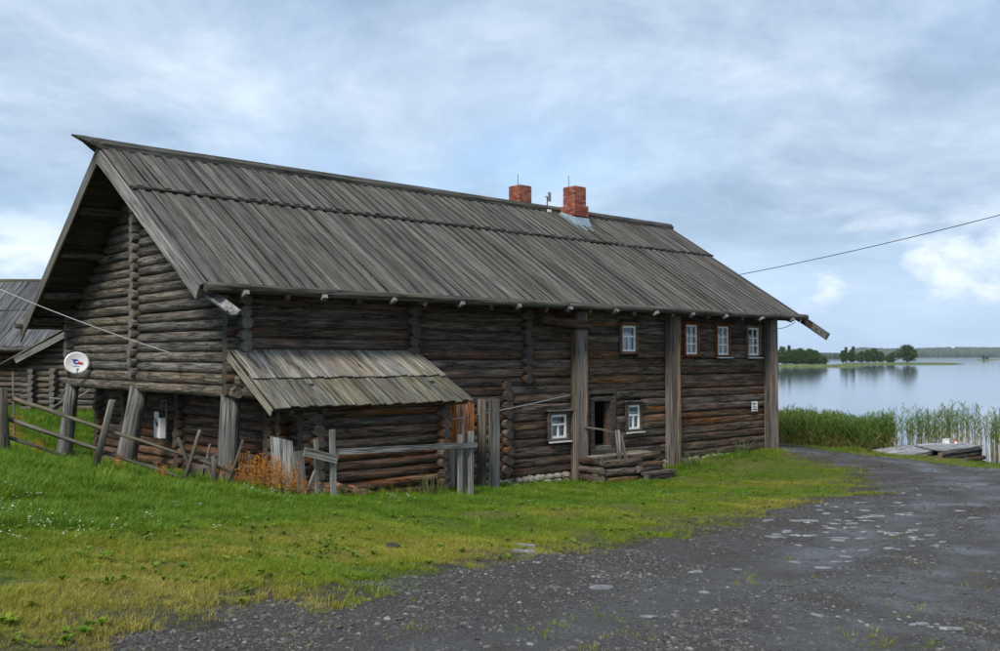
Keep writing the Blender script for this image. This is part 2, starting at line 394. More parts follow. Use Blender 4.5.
# ------------------------------------------------------------------ terrain
WATER = -1.25
SHORE_N = (.76, .65)
_ctrl = [(0, 0, 1.45), (-4, 7.5, 1.30), (-8, 14, 1.25), (-11, 21, .98), (-9.2, 21.9, .62), (-6.0, 19.3, .42), (-3, 11, 1.0), (5.5, 10.5, .50), (3.4, 16, .22), (9.2, 23.3, -.12),
         (15.5, 32.2, -.62), (11.7, 40.0, -.75), (20, 24, -.25), (12, 5, .75), (-20, 44, .55), (-14.5, 32, .25), (-22, 30, .8), (-30, 60, .9)]
for u, v, z in ((-.5, 0, .12), (-.3, 5.5, .0), (-.3, 11, .0), (.5, -2.6, .16), (4.3, -2.6, .03), (8, -.6, -.42), (11, -.8, -.64), (13.0, -1.8, -.72), (16, -.6, -.32), (21.4, -.4, -.36), (10, 6, -.3), (21, 10, -.4), (5, 14, .1)):
    p = hw(u, v); _ctrl.append((p.x, p.y, z))
_ct = np.array(_ctrl)
_pl = np.linalg.lstsq(np.c_[_ct[:, :2], np.ones(len(_ct))], _ct[:, 2], rcond=None)[0]
_S = 7.0
_K = np.exp(-((_ct[:, None, :2] - _ct[None, :, :2]) ** 2).sum(-1) / (2 * _S * _S))
_w = np.linalg.solve(_K + .03 * np.eye(len(_ct)), _ct[:, 2] - np.c_[_ct[:, :2], np.ones(len(_ct))] @ _pl)
def hgt(x, y):
    x = np.asarray(x, float); y = np.asarray(y, float)
    d2 = (x[..., None] - _ct[:, 0]) ** 2 + (y[..., None] - _ct[:, 1]) ** 2
    rr = np.hypot(x, y - 20); k = np.minimum(1, 45 / np.maximum(rr, 1e-3))
    h = np.clip(_pl[0] * x * k + _pl[1] * ((y - 20) * k + 20) + _pl[2], -1.5, 2.0) + (np.exp(-d2 / (2 * _S * _S)) * _w).sum(-1)
    h = h + .035 * np.sin(x * 1.3 + 1) * np.cos(y * 1.1) + .02 * np.sin(x * 3.1 + y * 2.3)
    d = x * SHORE_N[0] + y * SHORE_N[1] + .5 * np.sin((x * .65 - y * .76) * .45)
    h = np.maximum(h, WATER + .30) * (d < 35.6) + np.where(d >= 35.6, np.maximum(h, WATER + .30), 0)
    h = h + .20 * np.exp(-((d - 35.0) / .45) ** 2) * (np.hypot(x, y) > 25)
    return np.where(d > 35.6, h - .42 * np.minimum(d - 35.6, 7), h)
def hz(x, y): return float(hgt(np.array([x]), np.array([y]))[0])
def ground_px(px, py):
    r = ray(px, py); ts = np.linspace(2.5, 60, 1200)
    z = EYE + r.z * ts - hgt(r.x * ts, r.y * ts)
    i = int(np.argmax(z < 0)) if (z < 0).any() else len(ts) - 1
    return r.x * ts[i], r.y * ts[i]
road_px = [(30, 651), (120, 622), (250, 600), (330, 585), (450, 571), (560, 557), (640, 545), (700, 533), (730, 521), (778, 511), (826, 500), (872, 497), (884, 490), (878, 479), (862, 470), (828, 462), (800, 455), (779, 449.5)]
far_px = [(785, 447), (820, 449), (872, 454.5), (932, 463), (1000, 469)]
road_poly = [ground_px(*p) for p in road_px] + [(8.6, 37.5), (6.5, 41), (8.0, 42.6), (10.2, 40.2)] + [ground_px(*p) for p in far_px] + [(26, 18), (30, 0), (20, -15), (-4, -15), (-4.5, 2)]
def smooth_poly(P, it=2):
    for _ in range(it):
        Q = []
        for i in range(len(P)):
            a, b = P[i], P[(i + 1) % len(P)]
            Q += [(a[0] * .75 + b[0] * .25, a[1] * .75 + b[1] * .25), (a[0] * .25 + b[0] * .75, a[1] * .25 + b[1] * .75)]
        P = Q
    return np.array(P)
RP = smooth_poly(road_poly)
def road_sd(x, y):
    """signed distance to the road outline, negative inside"""
    x = np.asarray(x, float).ravel(); y = np.asarray(y, float).ravel(); out = np.empty(len(x))
    a = RP; b = np.roll(RP, -1, 0); e = b - a; ee = (e ** 2).sum(1)
    for s in range(0, len(x), 20000):
        p = np.stack([x[s:s + 20000], y[s:s + 20000]], 1); w = p[:, None] - a[None]
        t = np.clip((w * e).sum(-1) / ee, 0, 1); d = np.sqrt(((w - t[..., None] * e) ** 2).sum(-1)).min(1)
        c = ((a[None, :, 1] > p[:, 1:2]) != (b[None, :, 1] > p[:, 1:2])) & (p[:, 0:1] < e[None, :, 0] * (p[:, 1:2] - a[None, :, 1]) / np.where(e[None, :, 1] == 0, 1e-9, e[None, :, 1]) + a[None, :, 0])
        out[s:s + 20000] = np.where(c.sum(1) % 2 == 1, -d, d)
    return np.maximum(out, x * SHORE_N[0] + y * SHORE_N[1] - 33.9)
_vn = np.random.default_rng(3).random((64, 64))
def vnoise(x, y, s):
    x = np.asarray(x) / s; y = np.asarray(y) / s; xi = np.floor(x).astype(int); yi = np.floor(y).astype(int); fx = x - xi; fy = y - yi
    fx = fx * fx * (3 - 2 * fx); fy = fy * fy * (3 - 2 * fy); g = lambda i, j: _vn[i % 64, j % 64]
    return (g(xi, yi) * (1 - fx) + g(xi + 1, yi) * fx) * (1 - fy) + (g(xi, yi + 1) * (1 - fx) + g(xi + 1, yi + 1) * fx) * fy
def edge_noise(x, y): return (vnoise(x, y, 1.1) - .5) * .8 + (vnoise(x + 9, y, .35) - .5) * .45

ang = np.concatenate([np.radians(np.linspace(-62, 62, 440)), np.radians(np.linspace(66, 294, 40))])
rad = np.concatenate([np.exp(np.linspace(math.log(.3), math.log(4.5), 14))[:-1], np.exp(np.linspace(math.log(4.5), math.log(60), 250)), np.exp(np.linspace(math.log(66), math.log(420), 26))])
AA, RR = np.meshgrid(ang, rad); GX, GY = RR * np.sin(AA), RR * np.cos(AA)
GZ = hgt(GX.ravel(), GY.ravel()).reshape(GX.shape)
SD = road_sd(GX, GY).reshape(GX.shape)
SDN = SD + edge_noise(GX, GY)
nr, na = GX.shape
idx = np.arange(nr * na).reshape(nr, na)
q = np.stack([idx[:-1], np.roll(idx, -1, 1)[:-1], np.roll(idx, -1, 1)[1:], idx[1:]], -1)
def soil_mat():
    m, nt, b, out = mat_new('lawn_soil'); n = N(nt)
    co = n.coord(rnd=False); a = n.noise(co, .55, 6, .6); f = n.noise(co, 9, 6, .7); g2 = n.noise(n.coord(off=(9, 3, 1), rnd=False), 1.7, 5, .6)
    c = n.ramp(f, [(.3, (.030, .050, .010)), (.5, (.07, .095, .018)), (.7, (.15, .14, .04))])
    c = n.mix(n.ramp(a, [(.42, 0.0), (.62, .7)]), c, n.ramp(f, [(.3, (.07, .06, .02)), (.7, (.20, .165, .055))]))
    c = n.mix(n.ramp(g2, [(.60, 0.0), (.70, .8)]), c, n.ramp(f, [(.3, (.030, .024, .018)), (.7, (.075, .06, .045))]))
    tr_ = n.math('MULTIPLY', n.attr('trodden'), n.ramp(n.noise(co, 4, 5, .7), [(.3, .5), (.6, 1.3)]), True)
    c = n.mix(tr_, c, n.ramp(n.noise(co, 26, 8, .75), [(.3, (.022, .020, .017)), (.5, (.052, .048, .042)), (.7, (.10, .093, .083))]))
    n.put(b.inputs['Base Color'], c); b.inputs['Roughness'].default_value = 1.0; b.inputs['Specular IOR Level'].default_value = .08; n.put(b.inputs['Normal'], n.bump(f, .9, .05)); return m
def road_mat():
    m, nt, b, out = mat_new('wet_gravel'); n = N(nt); co = n.coord(rnd=False)
    f = n.noise(co, 26, 8, .75); big = n.noise(co, .55, 5, .55); mid = n.noise(n.coord(scale=(1, 1, 1), off=(4, 2, 0), rnd=False), 3.2, 6, .65)
    vo = n.node('ShaderNodeTexVoronoi'); n.put(vo.inputs['Vector'], co); vo.inputs['Scale'].default_value = 38
    c = n.ramp(f, [(.30, (.022, .0195, .0165)), (.5, (.052, .043, .038)), (.68, (.085, .078, .07))])
    c = n.mix(n.ramp(vo.outputs['Color'], [(.55, 0.0), (.95, .5)]), c, (.12, .114, .105))
    c = n.mix(n.ramp(big, [(.42, 0.0), (.62, .45)]), c, (.060, .055, .048))
    c = n.mix(n.ramp(mid, [(.56, 0.0), (.70, .5)]), c, (.030, .029, .028))
    pk = n.math('MULTIPLY', n.attr('packed'), n.ramp(n.noise(n.coord(off=(2, 7, 0), rnd=False), 1.8, 5, .65), [(.30, .15), (.6, .95)]))
    c = n.mix(pk, c, n.ramp(f, [(.3, (.055, .054, .052)), (.7, (.115, .112, .107))]))
    n.put(b.inputs['Base Color'], c)
    n.put(b.inputs['Roughness'], n.math('SUBTRACT', n.ramp(n.noise(n.coord(off=(7, 7, 0), rnd=False), .9, 5, .6), [(.40, .40), (.58, .85)]), n.math('MULTIPLY', pk, .22)))
    b.inputs['Specular IOR Level'].default_value = .2
    h = n.math('ADD', n.math('MULTIPLY', vo.outputs['Distance'], -.8), n.math('ADD', n.math('MULTIPLY', f, .6), n.math('MULTIPLY', mid, .5)))
    n.put(b.inputs['Normal'], n.bump(h, .8, .035)); return m
MT['soil'], MT['road'] = soil_mat(), road_mat()
gz = GZ - .05 * np.clip(-SDN / .6, 0, 1)
gob = bulk('ground', np.stack([GX, GY, gz], -1).reshape(-1, 3), q.reshape(-1, 4)[:, ::-1], MT['soil'], smooth=True, attrs={'trodden': np.clip(1 - (SD + edge_noise(GX, GY) * 1.2) / 1.3, 0, 1).ravel()}); gob['kind'] = 'structure'
rut = -.035 * np.exp(-((SD + 2.2) / .45) ** 2) - .03 * np.exp(-((SD + 4.0) / .5) ** 2)
rz = GZ + .035 * np.tanh(-SDN / .45) - .012 + rut + (vnoise(GX, GY, .6) - .5) * .05 + (vnoise(GX, GY, .17) - .5) * .018
keep = (SDN < .5) & (RR > .3) & (RR < 60)
kq = keep.ravel()[q.reshape(-1, 4)].any(1)
rq = q.reshape(-1, 4)[kq][:, ::-1]; uq, inv = np.unique(rq, return_inverse=True)
trk = np.exp(-((SD + 2.2) / .5) ** 2) + .8 * np.exp(-((SD + 4.0) / .55) ** 2) + .5 * np.exp(-((SD + 6.3) / .8) ** 2)
rob = bulk('road', np.stack([GX, GY, rz], -1).reshape(-1, 3)[uq], inv.reshape(rq.shape), MT['road'], smooth=True, attrs={'packed': (trk.ravel()[uq]).clip(0, 1)}); rob['kind'] = 'structure'

def water_mat():
    m, nt, b, out = mat_new('lake_water'); n = N(nt)
    b.inputs['Base Color'].default_value = (.018, .032, .042, 1); b.inputs['Roughness'].default_value = .06; b.inputs['IOR'].default_value = 1.33
    w = n.noise(n.coord(scale=(1, 1, 1), rnd=False), 1.6, 4, .6); w2 = n.noise(n.coord(scale=(.05, .13, 1), rnd=False), 1, 3, .5)
    n.put(b.inputs['Normal'], n.bump(n.math('ADD', n.math('MULTIPLY', w, .5), w2), .16, .05)); return m
MT['water'] = water_mat()
wo = mk('lake_water', [(-9000, -60, WATER), (9000, -60, WATER), (9000, 12000, WATER), (-9000, 12000, WATER)], [(0, 1, 2, 3)], MT['water']); wo['kind'] = 'structure'

# ------------------------------------------------------------------ the log house
L, W = 21.12, 10.8
EV, EZ, RV, RZ = -.75, 4.56, 5.3, 8.38          # front eave and ridge lines of the roof surface
BV, BZ = 11.4, 4.05                              # rear eave
U0, U1 = -1.25, 22.2
SL = (RZ - EZ) / (RV - EV); SLB = (RZ - BZ) / (BV - RV)
def roof_z(v): return EZ + (v - EV) * SL if v <= RV else RZ - (v - RV) * SLB
house = thing('log_house', 'long dark two-storey log house with steep grey plank roof and two brick chimneys', 'house', HM)
FR = (MT['log_front'], MT['log_end_dark']); GA = (MT['log_gable'], MT['log_end_grey']); LO = (MT['log_low'], MT['log_end_dark'])
P_, RAD = .252, .138
Z0, ZF = -.28, 2.30                              # bottom of the front logs, floor of the overhanging upper storey
# openings in the front wall: (u0,u1,z0,z1)
WINS = {'upper_a': (12.83, 13.66, 3.18, 4.13), 'upper_b': (16.06, 16.86, 3.10, 4.23), 'upper_c': (17.84, 18.68, 3.08, 4.21), 'upper_d': (19.72, 20.56, 3.07, 4.20),
        'low_a': (9.70, 10.52, .66, 1.49), 'low_b': (13.09, 13.84, .75, 1.65)}
DOOR = (11.42, 12.42, .40, 1.86)
WINS = {k: (a - .17, b - .17, c, d) for k, (a, b, c, d) in WINS.items()}; DOOR = (DOOR[0] - .15, DOOR[1] - .15, DOOR[2], DOOR[3])
OPEN = list(WINS.values()) + [DOOR]
def slab_cells(u0, u1, z0, z1, holes):
    us = sorted({u0, u1, *[h[0] for h in holes], *[h[1] for h in holes]}); zs = sorted({z0, z1, *[h[2] for h in holes], *[h[3] for h in holes]})
    us = [x for x in us if u0 <= x <= u1]; zs = [x for x in zs if z0 <= x <= z1]
    out = []
    for i in range(len(us) - 1):
        for j in range(len(zs) - 1):
            c = ((us[i] + us[i + 1]) / 2, (zs[j] + zs[j + 1]) / 2)
            if not any(h[0] < c[0] < h[1] and h[2] < c[1] < h[3] for h in holes): out.append((us[i], us[i + 1], zs[j], zs[j + 1]))
    return out
CORE = MT['roof_core']
wall_front = boxes('wall', [(a, b, .05, .17, c, d) for a, b, c, d in slab_cells(.95, L - .1, -.3, 4.95, OPEN)], CORE, house)
wall_front['label'] = 'long front wall of dark brown weathered logs'
COURSE = {}
def courses(z0, z1, off=0.0):
    z = z0 + RAD + off; k = 0
    while z < z1:
        yield k, z + COURSE.setdefault((round(z0, 1), round(off, 2), k), R.uniform(-.022, .022)); z += P_; k += 1
def minus(seg, cuts):
    out = [seg]
    for a, b in cuts:
        nx = []
        for s, e in out:
            if b <= s or a >= e: nx.append((s, e)); continue
            if a > s: nx.append((s, a))
            if b < e: nx.append((b, e))
        out = nx
    return [x for x in out if x[1] - x[0] > .08]
COLS = [4.84, 8.03, 8.79, 10.97, 15.4]
for k, z in courses(Z0, 4.95):
    u_left = -.34 if z > ZF + .05 else .65
    joints = [8.79 if z > 2.3 else 8.03, 15.4] + ([4.84, 10.97] if True else [])
    edges = [u_left] + sorted(joints) + [L + .1]
    cuts = [(h[0] - .02, h[1] + .02) for h in OPEN if h[2] - .09 < z < h[3] + .09]
    for a, b in zip(edges[:-1], edges[1:]):
        for s, e in minus((a, b), cuts):
            j = R.uniform(-.012, .012)
            rr = RAD * R.uniform(1.0, 1.13)
            lg = log('log', (s, j, z + R.uniform(-.012, .012)), (e, j + R.uniform(-.012, .012), z + R.uniform(-.012, .012)), rr, FR, wall_front, r1=rr * R.uniform(.95, 1.05), sides=14, square=.35 if a < 8 else .75, seg=.4)
def stub(name, u, v0, v1, z, mats, par, r=None):
    return log(name, (u + R.uniform(-.02, .02), v1, z), (u + R.uniform(-.02, .02), v0 + R.uniform(-.05, .05), z), r or RAD * R.uniform(.9, 1.06), mats, par, wob=.004, sides=11)
for u, za, zb in ((4.64, 1.2, 4.9), (7.86, -.35, 2.45), (8.62, 2.2, 4.9)):
    for k, z in courses(za if za > 0 else Z0, zb, P_ / 2):
        stub('log_end', u, -.30, .06, z, FR, wall_front)
# gable wall of the upper storey, over the open undercroft
gable = boxes('wall', [(.05, .17, .1, W - .1, ZF + .1, 4.95)], CORE, house); gable['label'] = 'grey log gable wall raised on round posts'
gv = [(.06, .4, 4.9), (.06, W - .3, 4.9), (.06, RV, RZ - .35), (.16, .4, 4.9), (.16, W - .3, 4.9), (.16, RV, RZ - .35)]
mk('gable_backing', gv, [(0, 2, 1), (3, 4, 5), (0, 3, 5, 2), (1, 2, 5, 4), (0, 1, 4, 3)], CORE, house)
MIDV = 5.62
for k, z in courses(ZF, RZ - .55, P_ / 2):
    va = -.34 if z < 4.75 else (z + .22 - EZ) / SL + EV
    vb = W + .34 if z < 4.4 else RV + (RZ - z - .22) / SLB
    va = max(va, -.34); vb = min(vb, W + .34)
    rr = RAD if k else RAD * 1.15
    for a, b in ((va, MIDV), (MIDV, vb)):
        if b - a < .15: continue
        j = R.uniform(-.012, .012)
        log('log', (j, a, z + R.uniform(-.01, .01)), (j, b, z + R.uniform(-.01, .01)), rr * R.uniform(.94, 1.06), GA, gable, r1=rr * R.uniform(.94, 1.06))
    if z < RZ - .9:
        log('log_end', (.08, MIDV, z + P_ / 2), (-.28 + R.uniform(-.03, .03), MIDV + R.uniform(-.015, .015), z + P_ / 2), RAD * R.uniform(.92, 1.04), GA, gable, wob=.004)
for k, z in courses(ZF, 4.6):
    log('log_end', (.08, W - .1, z + P_), (-.30 + R.uniform(-.03, .03), W - .1, z + P_), RAD * R.uniform(.92, 1.04), GA, gable, wob=.004)
# undercroft: recessed lower storey
low = boxes('wall', [(.95, 1.07, .1, W - .2, -.35, ZF), (.95, L - .2, W - .15, W - .05, -.35, 4.9)], CORE, house); low['label'] = 'recessed red-brown log wall of the undercroft'
for k, z in courses(-.2, ZF - .1):
    for a, b in ((-.1, 4.75), (4.75, 8.5), (8.5, W + .25)):
        log('log', (.9, a, z), (.9, b, z), RAD * R.uniform(.92, 1.05), LO, low)
    for v in (4.75, 8.5, W - .12):
        log('log_end', (.98, v, z + P_ / 2), (.60 + R.uniform(-.04, .04), v, z + P_ / 2), RAD * R.uniform(.9, 1.05), LO, low, wob=.004)
boxes('floor', [(.0, 1.5, .02, W - .02, ZF + .02, ZF + .1), (1.5, L - .2, .2, W - .2, .30, .38)], CORE, house)
boxes('wall', [(L - .16, L - .02, .1, W - .1, -.35, 4.95)], CORE, house)
mk('gable_backing', [(L - .16 + (x - .06), y, z) for x, y, z in gv], [(0, 2, 1), (3, 4, 5), (0, 3, 5, 2), (1, 2, 5, 4), (0, 1, 4, 3)], CORE, house)
for (uu, vv, zt, ub, vb, r) in ((-.12, .12, ZF, -.20, .18, .225), (-.14, MIDV - .35, ZF, -.42, MIDV + .10, .255), (-.12, W - .25, ZF, -.22, W + .25, .215)):
    log('post', (ub, vb, -.35), (uu, vv, zt - .02), r * 1.1, (MT['post'], MT['log_end_grey']), house, r1=r * .92, sides=14, wob=.008)
log('tie_beam', (-.16, -.3, ZF + .0), (-.16, MIDV - .4, ZF + .0), .13, GA, house); log('tie_beam', (-.16, MIDV - .3, ZF), (-.16, W + .3, ZF), .13, GA, house)
for (a, b) in ((-.6, .3), (-.75, .6)):
    log('sill_end', (.25 + a * .2, .5, ZF + .02), (.25 + a * .2, a, ZF + .02), .17, FR, house)
# pilasters: board boxes over the log ends
for u, z0, z1, w, d in ((10.68, -.72, 4.62, .42, .24), (15.10, -.50, 4.62, .43, .26), (20.86, -.42, 4.60, .42, .28)):
    pf = plank('pilaster', (u, -.13 - d, z0), (u, -.13 - d, z1), w * .56, .03, MT['pilaster'], house, up=(0, -1, 0), n=6); pf.location.x = u - w * .22
    plank('board', pf.matrix_basis.inverted() @ Vector((u + w * .28, -.125 - d, z0 + .03)), pf.matrix_basis.inverted() @ Vector((u + w * .28, -.125 - d, z1)), w * .42, .03, MT['pilaster_warm'], pf, up=pf.matrix_basis.inverted().to_3x3() @ Vector((0, -1, 0)), n=6)
    for s, nm in ((-1, 'board'), (1, 'board')):
        plank(nm, pf.matrix_basis.inverted() @ Vector((u + s * w / 2, -.14 - d / 2, z0 + .02)), pf.matrix_basis.inverted() @ Vector((u + s * w / 2, -.14 - d / 2, z1)), d, .03, MT['pilaster'], pf, up=pf.matrix_basis.inverted().to_3x3() @ Vector((s, 0, 0)), n=6)
log('purlin_end', (8.9, -.45, 4.12), (11.0, -.42, 3.98), .13, FR, house)
# foundation of field stones
found = boxes('foundation', [(6.6, L - .3, .0, .1, -.7, -.28)], MT['mortar'], house)
def rock(name, p, sx, sy, sz, mat, parent, M=None):
    v, f = [], []; n1, n2 = 5, 7
    v.append((0, 0, sz))
    for i in range(1, n1):
        th = math.pi * i / n1
        for k in range(n2):
            a = 6.2832 * k / n2; e = R.uniform(.82, 1.12)
            v.append((sx * math.sin(th) * math.cos(a) * e, sy * math.sin(th) * math.sin(a) * e, sz * math.cos(th) * e))
    v.append((0, 0, -sz))
    for k in range(n2): f.append((0, 1 + k, 1 + (k + 1) % n2))
    for i in range(n1 - 2):
        for k in range(n2): f.append((1 + i * n2 + k, 1 + (i + 1) * n2 + k, 1 + (i + 1) * n2 + (k + 1) % n2, 1 + i * n2 + (k + 1) % n2))
    b = 1 + (n1 - 2) * n2
    for k in range(n2): f.append((len(v) - 1, b + (k + 1) % n2, b + k))
    return mk(name, v, f, mat, parent, Matrix.Translation(p) @ Matrix.Rotation(R.uniform(0, 6.28), 4, 'Z'), False)
u = 6.9
while u < 21.2:
    s = R.uniform(.10, .24)
    if not (10.4 < u < 14.2):
        for zz_ in (-.36, -.50):
            rock('stone', (u + R.uniform(-.06, .06), -.06 + R.uniform(-.05, .03), zz_), s * .95, .14, R.uniform(.07, .12), MT['stone'], found)
    u += s * 1.75

# windows
def window(key, casing, rows, sill):
    a, b, c, d = WINS[key]; cw = .085
    y = -.16
    win = boxes('window', [(a - .02, a + cw, y, .10, c, d), (b - cw, b + .02, y, .10, c, d), (a + cw, b - cw, y + .003, .10, d - cw, d + .02), (a + cw, b - cw, y + .003, .10, c - .02, c + cw * .7)], casing, house)
    x0, x1, z0, z1 = a + cw, b - cw, c + cw * .7, d - cw
    fw, fy = .062, -.12
    bars = [(x0, x0 + fw, fy, -.05, z0, z1), (x1 - fw, x1, fy, -.05, z0, z1), (x0 + fw, x1 - fw, fy + .002, -.05, z1 - fw, z1), (x0 + fw, x1 - fw, fy + .002, -.05, z0, z0 + fw)]
    ix0, ix1, iz0, iz1 = x0 + fw, x1 - fw, z0 + fw, z1 - fw; cx_ = (ix0 + ix1) / 2; m = .019
    panes = []
    if rows == 3:
        h1 = iz0 + (iz1 - iz0) / 3; h2 = iz0 + (iz1 - iz0) * .64
        bars += [(cx_ - m, cx_ + m, fy + .004, -.052, iz0, iz1)] + [(ix0, ix1, fy + .007, -.054, h - m, h + m) for h in (h1, h2)]
        for (p, q_) in ((ix0, cx_), (cx_, ix1)):
            for (s, t) in ((iz0, h1), (h1, h2), (h2, iz1)): panes.append((p, q_, s, t))
    else:
        h1 = iz0 + (iz1 - iz0) * .60
        bars += [(ix0, ix1, fy + .004, -.052, h1 - m * 1.3, h1 + m * 1.3), (cx_ - m, cx_ + m, fy + .006, -.054, iz0, h1)]
        panes = [(ix0, ix1, h1, iz1), (ix0, cx_, iz0, h1), (cx_, ix1, iz0, h1)]
    boxes('sash', bars, MT['white'], win)
    for (p, q_, s, t) in panes:
        e = .003; tl = R.uniform(-.004, .004); t2 = R.uniform(-.004, .004)
        mk('pane', [(p + e, -.075 + tl, s + e), (q_ - e, -.075 + t2, s + e), (q_ - e, -.075 + t2 * .3, t - e), (p + e, -.075 - tl, t - e)], [(0, 1, 2, 3)], MT['glass'], win)
    v, f = [], []; nn = 24
    for i in range(nn + 1):
        s = i / nn; yy = -.01 + .02 * math.sin(i * 1.9) + .01 * math.sin(i * .7)
        v += [(ix0 + (ix1 - ix0) * s, yy, iz0 - .03), (ix0 + (ix1 - ix0) * s, yy, iz0 + (iz1 - iz0) * (.74 + .05 * math.sin(s * 3.1)))]
    for i in range(nn): f.append((2 * i, 2 * i + 2, 2 * i + 3, 2 * i + 1))
    mk('curtain', v, f, MT['curtain'], win, None, True)
    if sill: boxes('sill', [(a - .03, b + .05, y - .075, y + .001, c - .055, c - .022)], MT['sill'], win)
    return win
window('upper_a', MT['casing'], 2, False)
for k_ in ('upper_b', 'upper_c', 'upper_d'): window(k_, MT['casing'], 3, k_ != 'upper_b')
wl_ = [window('low_a', MT['casing_dark'], 2, True), window('low_b', MT['casing_dark'], 2, True)]
for w_, k_ in zip(wl_, ('low_a', 'low_b')):
    a, b, c, d = WINS[k_]; boxes('head_board', [(a - .08, b + .08, -.27, -.10, d + .02, d + .055)], MT['post'], w_)
# door
a, b, c, d = DOOR
door = boxes('door', [(a - .04, a + .13, -.20, .12, c - .1, d), (b - .13, b + .04, -.20, .12, c - .1, d), (a + .13, b - .13, -.197, .12, d - .12, d + .02), (a - .1, b + .1, -.24, .12, c - .24, c - .102), (a - .14, a - .042, -.17, -.1, c - .1, d + .1), (b + .042, b + .14, -.17, -.1, c - .1, d + .1), (a - .14, b + .14, -.18, -.1, d + .101, d + .22)], MT['casing_dark'], house)
door['label'] = 'open low doorway with thick weathered frame'
boxes('leaf', [(a + .14, a + .18, .13, .95, c - .08, d - .14)], MT['casing_dark'], door); boxes('jamb', [(b - .16, b - .131, -.06, -.01, c - .05, d - .13)], MT['casing'], door)
boxes('threshold', [(a + .13, b - .13, -.22, .14, c - .10, c - .02)], MT['post'], door)

# porch
PZ = .16
porch = boxes('porch', [(10.62, 13.4, -.9, -.16, -.7, PZ - .06)], CORE, house); porch['label'] = 'low porch of stacked logs with plank deck and steps'
for i in range(4): plank('plank', (10.55 + R.uniform(-.03, .03), -.27 - i * .2, PZ - .06), (13.5 + R.uniform(-.08, .08), -.27 - i * .2, PZ - .06), .19, .05, MT['shed_board'], porch, n=5)
PO = (MT['log_front'], MT['log_end_grey'])
for z in (-.74, -.52, -.28, -.03): log('log', (10.5 + R.uniform(-.05, .05), -1.0, z), (12.25 + R.uniform(-.1, .12), -1.22, z), .125, PO, porch); log('log', (10.58, -.2, z + .1), (10.56, -1.25, z + .1), .11, PO, porch)
log('log', (10.5, -1.02, .10), (13.45, -.96, .06), .10, PO, porch)
for i, (vv, zt) in enumerate(((-1.28, -.14), (-1.60, -.38), (-1.88, -.62))):
    plank('step', (12.1 - .06 * i, vv, zt), (13.2 + .14 * i, vv + .04, zt), .36, .07, MT['log_front'], porch, n=5, jit=.012)
    log('log', (12.0, vv - .06, zt - .09), (13.1 + .14 * i, vv - .02, zt - .09), .10, PO, porch)
log('rail_post', (11.5, -1.1, -.1), (11.38, -1.12, .93), .075, (MT['rail'], MT['log_end_grey']), porch)
plank('brace', (11.75, -1.15, -.1), (11.45, -1.18, .75), .10, .04, MT['rail'], porch)
plank('handrail', (10.75, -.36, 1.0), (11.5, -1.08, .84), .11, .05, MT['pole'], porch)

# ------------------------------------------------------------------ roof
TH = math.atan(SL); nf = Vector((0, -math.sin(TH), math.cos(TH))); THB = math.atan(SLB); nb = Vector((0, math.sin(THB), math.cos(THB)))
t_ = .10
rv = []
for u in (U0 + .03, U1 - .03):
    rv += [(u, EV + .06, EZ + .06 * SL - .015), (u, RV, RZ - .015), (u, BV, BZ - .015), (u, BV, BZ - .015 - t_), (u, RV, RZ - .015 - t_), (u, EV + .06, EZ + .06 * SL - .015 - t_)]
roof = mk('roof', rv, [(0, 1, 7, 6), (1, 2, 8, 7), (2, 3, 9, 8), (3, 4, 10, 9), (4, 5, 11, 10), (5, 0, 6, 11), (5, 4, 1, 0), (4, 3, 2, 1), (6, 7, 10, 11), (7, 8, 9, 10)], CORE, house)
roof['label'] = 'long steep gable roof of two rows of grey boards'
pitch_b = .164; nbd = int((U1 - U0) / pitch_b); MIDR = 3.22
def slope_p(u, v, off): return Vector((u, v, EZ + (v - EV) * SL)) + nf * off
for i in range(nbd):
    u = U0 + pitch_b * (i + .5); odd = i % 2; w_ = pitch_b * (R.uniform(.86, .95) if odd else R.uniform(.97, 1.03))
    lift = (.040 if odd else .0) + R.uniform(0, .012)
    plank('board', slope_p(u + R.uniform(-.01, .01), EV - .02 + R.uniform(-.02, .02), lift), slope_p(u + R.uniform(-.012, .012), MIDR + .35, lift), w_, .032, MT['roof_board'], roof, up=nf, n=5, jit=.003, cup=R.uniform(.002, .010))
    lift = .078 + (.036 if odd else .0) + R.uniform(0, .010)
    plank('board', slope_p(u + R.uniform(-.03, .03), MIDR + R.uniform(-.05, .04), lift), slope_p(u, RV - .02, lift - .02), w_, .032, MT['roof_board'], roof, up=nf, n=4, jit=.003, cup=R.uniform(.002, .010))
log('batten', slope_p(U0 + .05, MIDR - .02, .085), slope_p(U1 - .05, MIDR - .02, .085), .045, (MT['roof_core'], MT['log_end_dark']), roof, seg=.3, wob=.012)
rbv, rbf = [], []
for i in range(nbd):
    u = U0 + pitch_b * (i + .5); lift = R.uniform(.005, .03); w_ = pitch_b * .48
    for (v0, v1, o) in ((RV, BV + .05, lift),):
        k = len(rbv)
        for (uu, vv) in ((u - w_, v0), (u + w_, v0), (u + w_, v1), (u - w_, v1)):
            p = Vector((uu, vv, RZ - (vv - RV) * SLB)) + nb * o; rbv.append(p)
        for j in range(4): rbv.append(rbv[k + j] + nb * .03)
        rbf += [tuple(k + x for x in qq) for qq in BOXF]
rb = mk('rear_boards', rbv, rbf, MT['roof_board'], roof); rb['kind'] = 'stuff'
